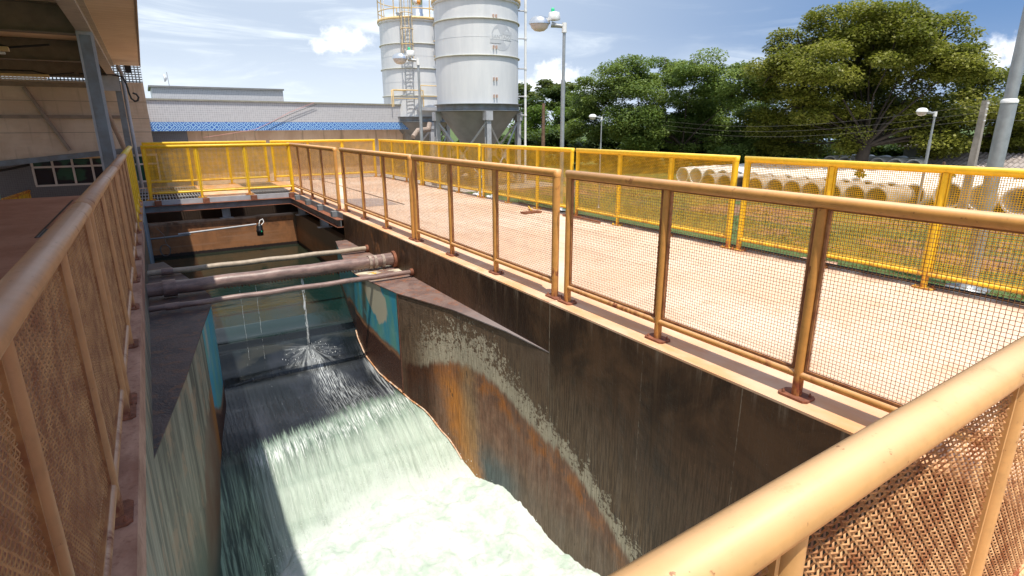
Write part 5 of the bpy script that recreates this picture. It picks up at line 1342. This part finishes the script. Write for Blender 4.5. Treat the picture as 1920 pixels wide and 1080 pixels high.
# ---------------------------------------------------------------- world, sun, camera
W = bpy.data.worlds.new('World'); S.world = W; W.use_nodes = True
nt = W.node_tree; nt.nodes.clear()
class GW(G):
    def __init__(s): s.t = nt
g = GW()
SUN = Vector((-.085, -.36, 1)).normalized()
elev = math.asin(SUN.z); az = math.atan2(SUN.x, SUN.y)
sky = g.n('ShaderNodeTexSky', sky_type='NISHITA', sun_disc=False, sun_elevation=elev, sun_rotation=az, air_density=1.0, dust_density=.6, ozone_density=1.6)
vv = g.n('ShaderNodeTexCoord').outputs['Generated']
x, y, z = g.xyz(vv)
azi = g.m_('ARCTAN2', x, y)
tl = g.m_('ADD', z, g.m_('MULTIPLY', azi, .035))
n1 = g.noise(g.vec(g.m_('MULTIPLY', azi, 3.2), g.m_('MULTIPLY', tl, 19.0), 0.0), 1.0, 8, .60, .7)
n2 = g.noise(g.vec(g.m_('MULTIPLY', azi, 1.9), g.m_('MULTIPLY', tl, 6.0), 2.0), 1.0, 5, .6, .4)
side = g.step(azi, 1.25, .35)      # 0 right .. 1 left
cir = g.m_('MULTIPLY', g.step(n1, .44, .70), g.step(n2, .36, .62, .1, 1.0))
cir = g.m_('ADD', g.m_('MULTIPLY', cir, g.m_('ADD', .55, g.m_('MULTIPLY', side, .3))), g.m_('MULTIPLY', side, .52), clamp=True)
cir = g.m_('ADD', cir, g.m_('MULTIPLY', g.step(z, .16, .0), .30), clamp=True)
# cumulus puffs at fixed directions
def puff(d, rad, flat, sc_):
    d = Vector(d).normalized()
    dx = g.m_('SUBTRACT', x, d.x); dy = g.m_('SUBTRACT', y, d.y); dz = g.m_('SUBTRACT', z, d.z)
    t_ = Vector((d.y, -d.x, 0)).normalized()
    h = g.m_('ADD', g.m_('MULTIPLY', dx, t_.x), g.m_('MULTIPLY', dy, t_.y))
    r2 = g.m_('SQRT', g.m_('ADD', g.m_('POWER', g.m_('DIVIDE', h, rad), 2.0), g.m_('POWER', g.m_('DIVIDE', dz, rad * flat), 2.0)))
    nn = g.noise(vv, sc_, 6, .6)
    front = g.m_('GREATER_THAN', g.m_('ADD', g.m_('MULTIPLY', x, d.x), g.m_('MULTIPLY', y, d.y)), .3)
    return g.m_('MULTIPLY', front, g.step(g.m_('ADD', r2, g.m_('MULTIPLY', g.m_('SUBTRACT', nn, .5), 2.6)), 1.25, .25))

pf = puff((.293, .947, .131), .034, .55, 38)
for dd, rr, ff, ss in (((.262, .957, .122), .022, .5, 44), ((.589, .804, .080), .036, .72, 46), ((.555, .828, .064), .04, .30, 50), ((.907, .404, .122), .016, .4, 70), ((.950, .300, .088), .05, .55, 36)):
    pf = g.m_('MAXIMUM', pf, puff(dd, rr, ff, ss))
skyv = g.n('ShaderNodeCombineXYZ', {0: x, 1: y, 2: g.m_('ADD', g.m_('MULTIPLY', g.m_('ABSOLUTE', z), 1.3), .50)})
nrm = g.n('ShaderNodeVectorMath', {0: skyv.outputs[0]}, operation='NORMALIZE')
g.set(sky.inputs['Vector'], nrm.outputs[0]) if 'Vector' in sky.inputs else None
CL = 6.3
sk = g.mix(1.0, sky.outputs[0], (.88, 1.0, 1.04, 1), 'MULTIPLY')
c1 = g.mix(cir, sk, (CL * .90, CL * .98, CL * 1.05, 1))
c2 = g.mix(pf, c1, (CL * 1.16, CL * 1.19, CL * 1.24, 1))
bg = g.n('ShaderNodeBackground', {0: c2, 1: .135})
ow = g.n('ShaderNodeOutputWorld', {0: bg.outputs[0]})

ld = bpy.data.lights.new('sun', 'SUN'); ld.energy = 4.2; ld.angle = math.radians(.53); ld.color = (1.0, .935, .82)
lo = bpy.data.objects.new('sun', ld); COL.objects.link(lo); lo.rotation_euler = SUN.to_track_quat('Z', 'Y').to_euler(); lo.location = (0, -10, 30)

cam = bpy.data.cameras.new('camera'); co = bpy.data.objects.new('camera', cam); COL.objects.link(co)
cam.sensor_width = 36; cam.lens = 36 * 1060 / 1920; cam.clip_start = .02; cam.clip_end = 3000
RM = Matrix([[0.847482, 0.148994, -0.509485], [-0.53081, 0.230839, -0.815447], [-0.003888, 0.961517, 0.274719]])
co.matrix_world = Matrix.Translation((0, 0, 1.6)) @ RM.to_4x4()
S.camera = co
S.view_settings.view_transform = 'Standard'; S.view_settings.look = 'None'; S.view_settings.gamma = 1
S.view_settings.exposure = .42
S.render.engine = 'CYCLES'
S.cycles.max_bounces = 8; S.cycles.transparent_max_bounces = 16
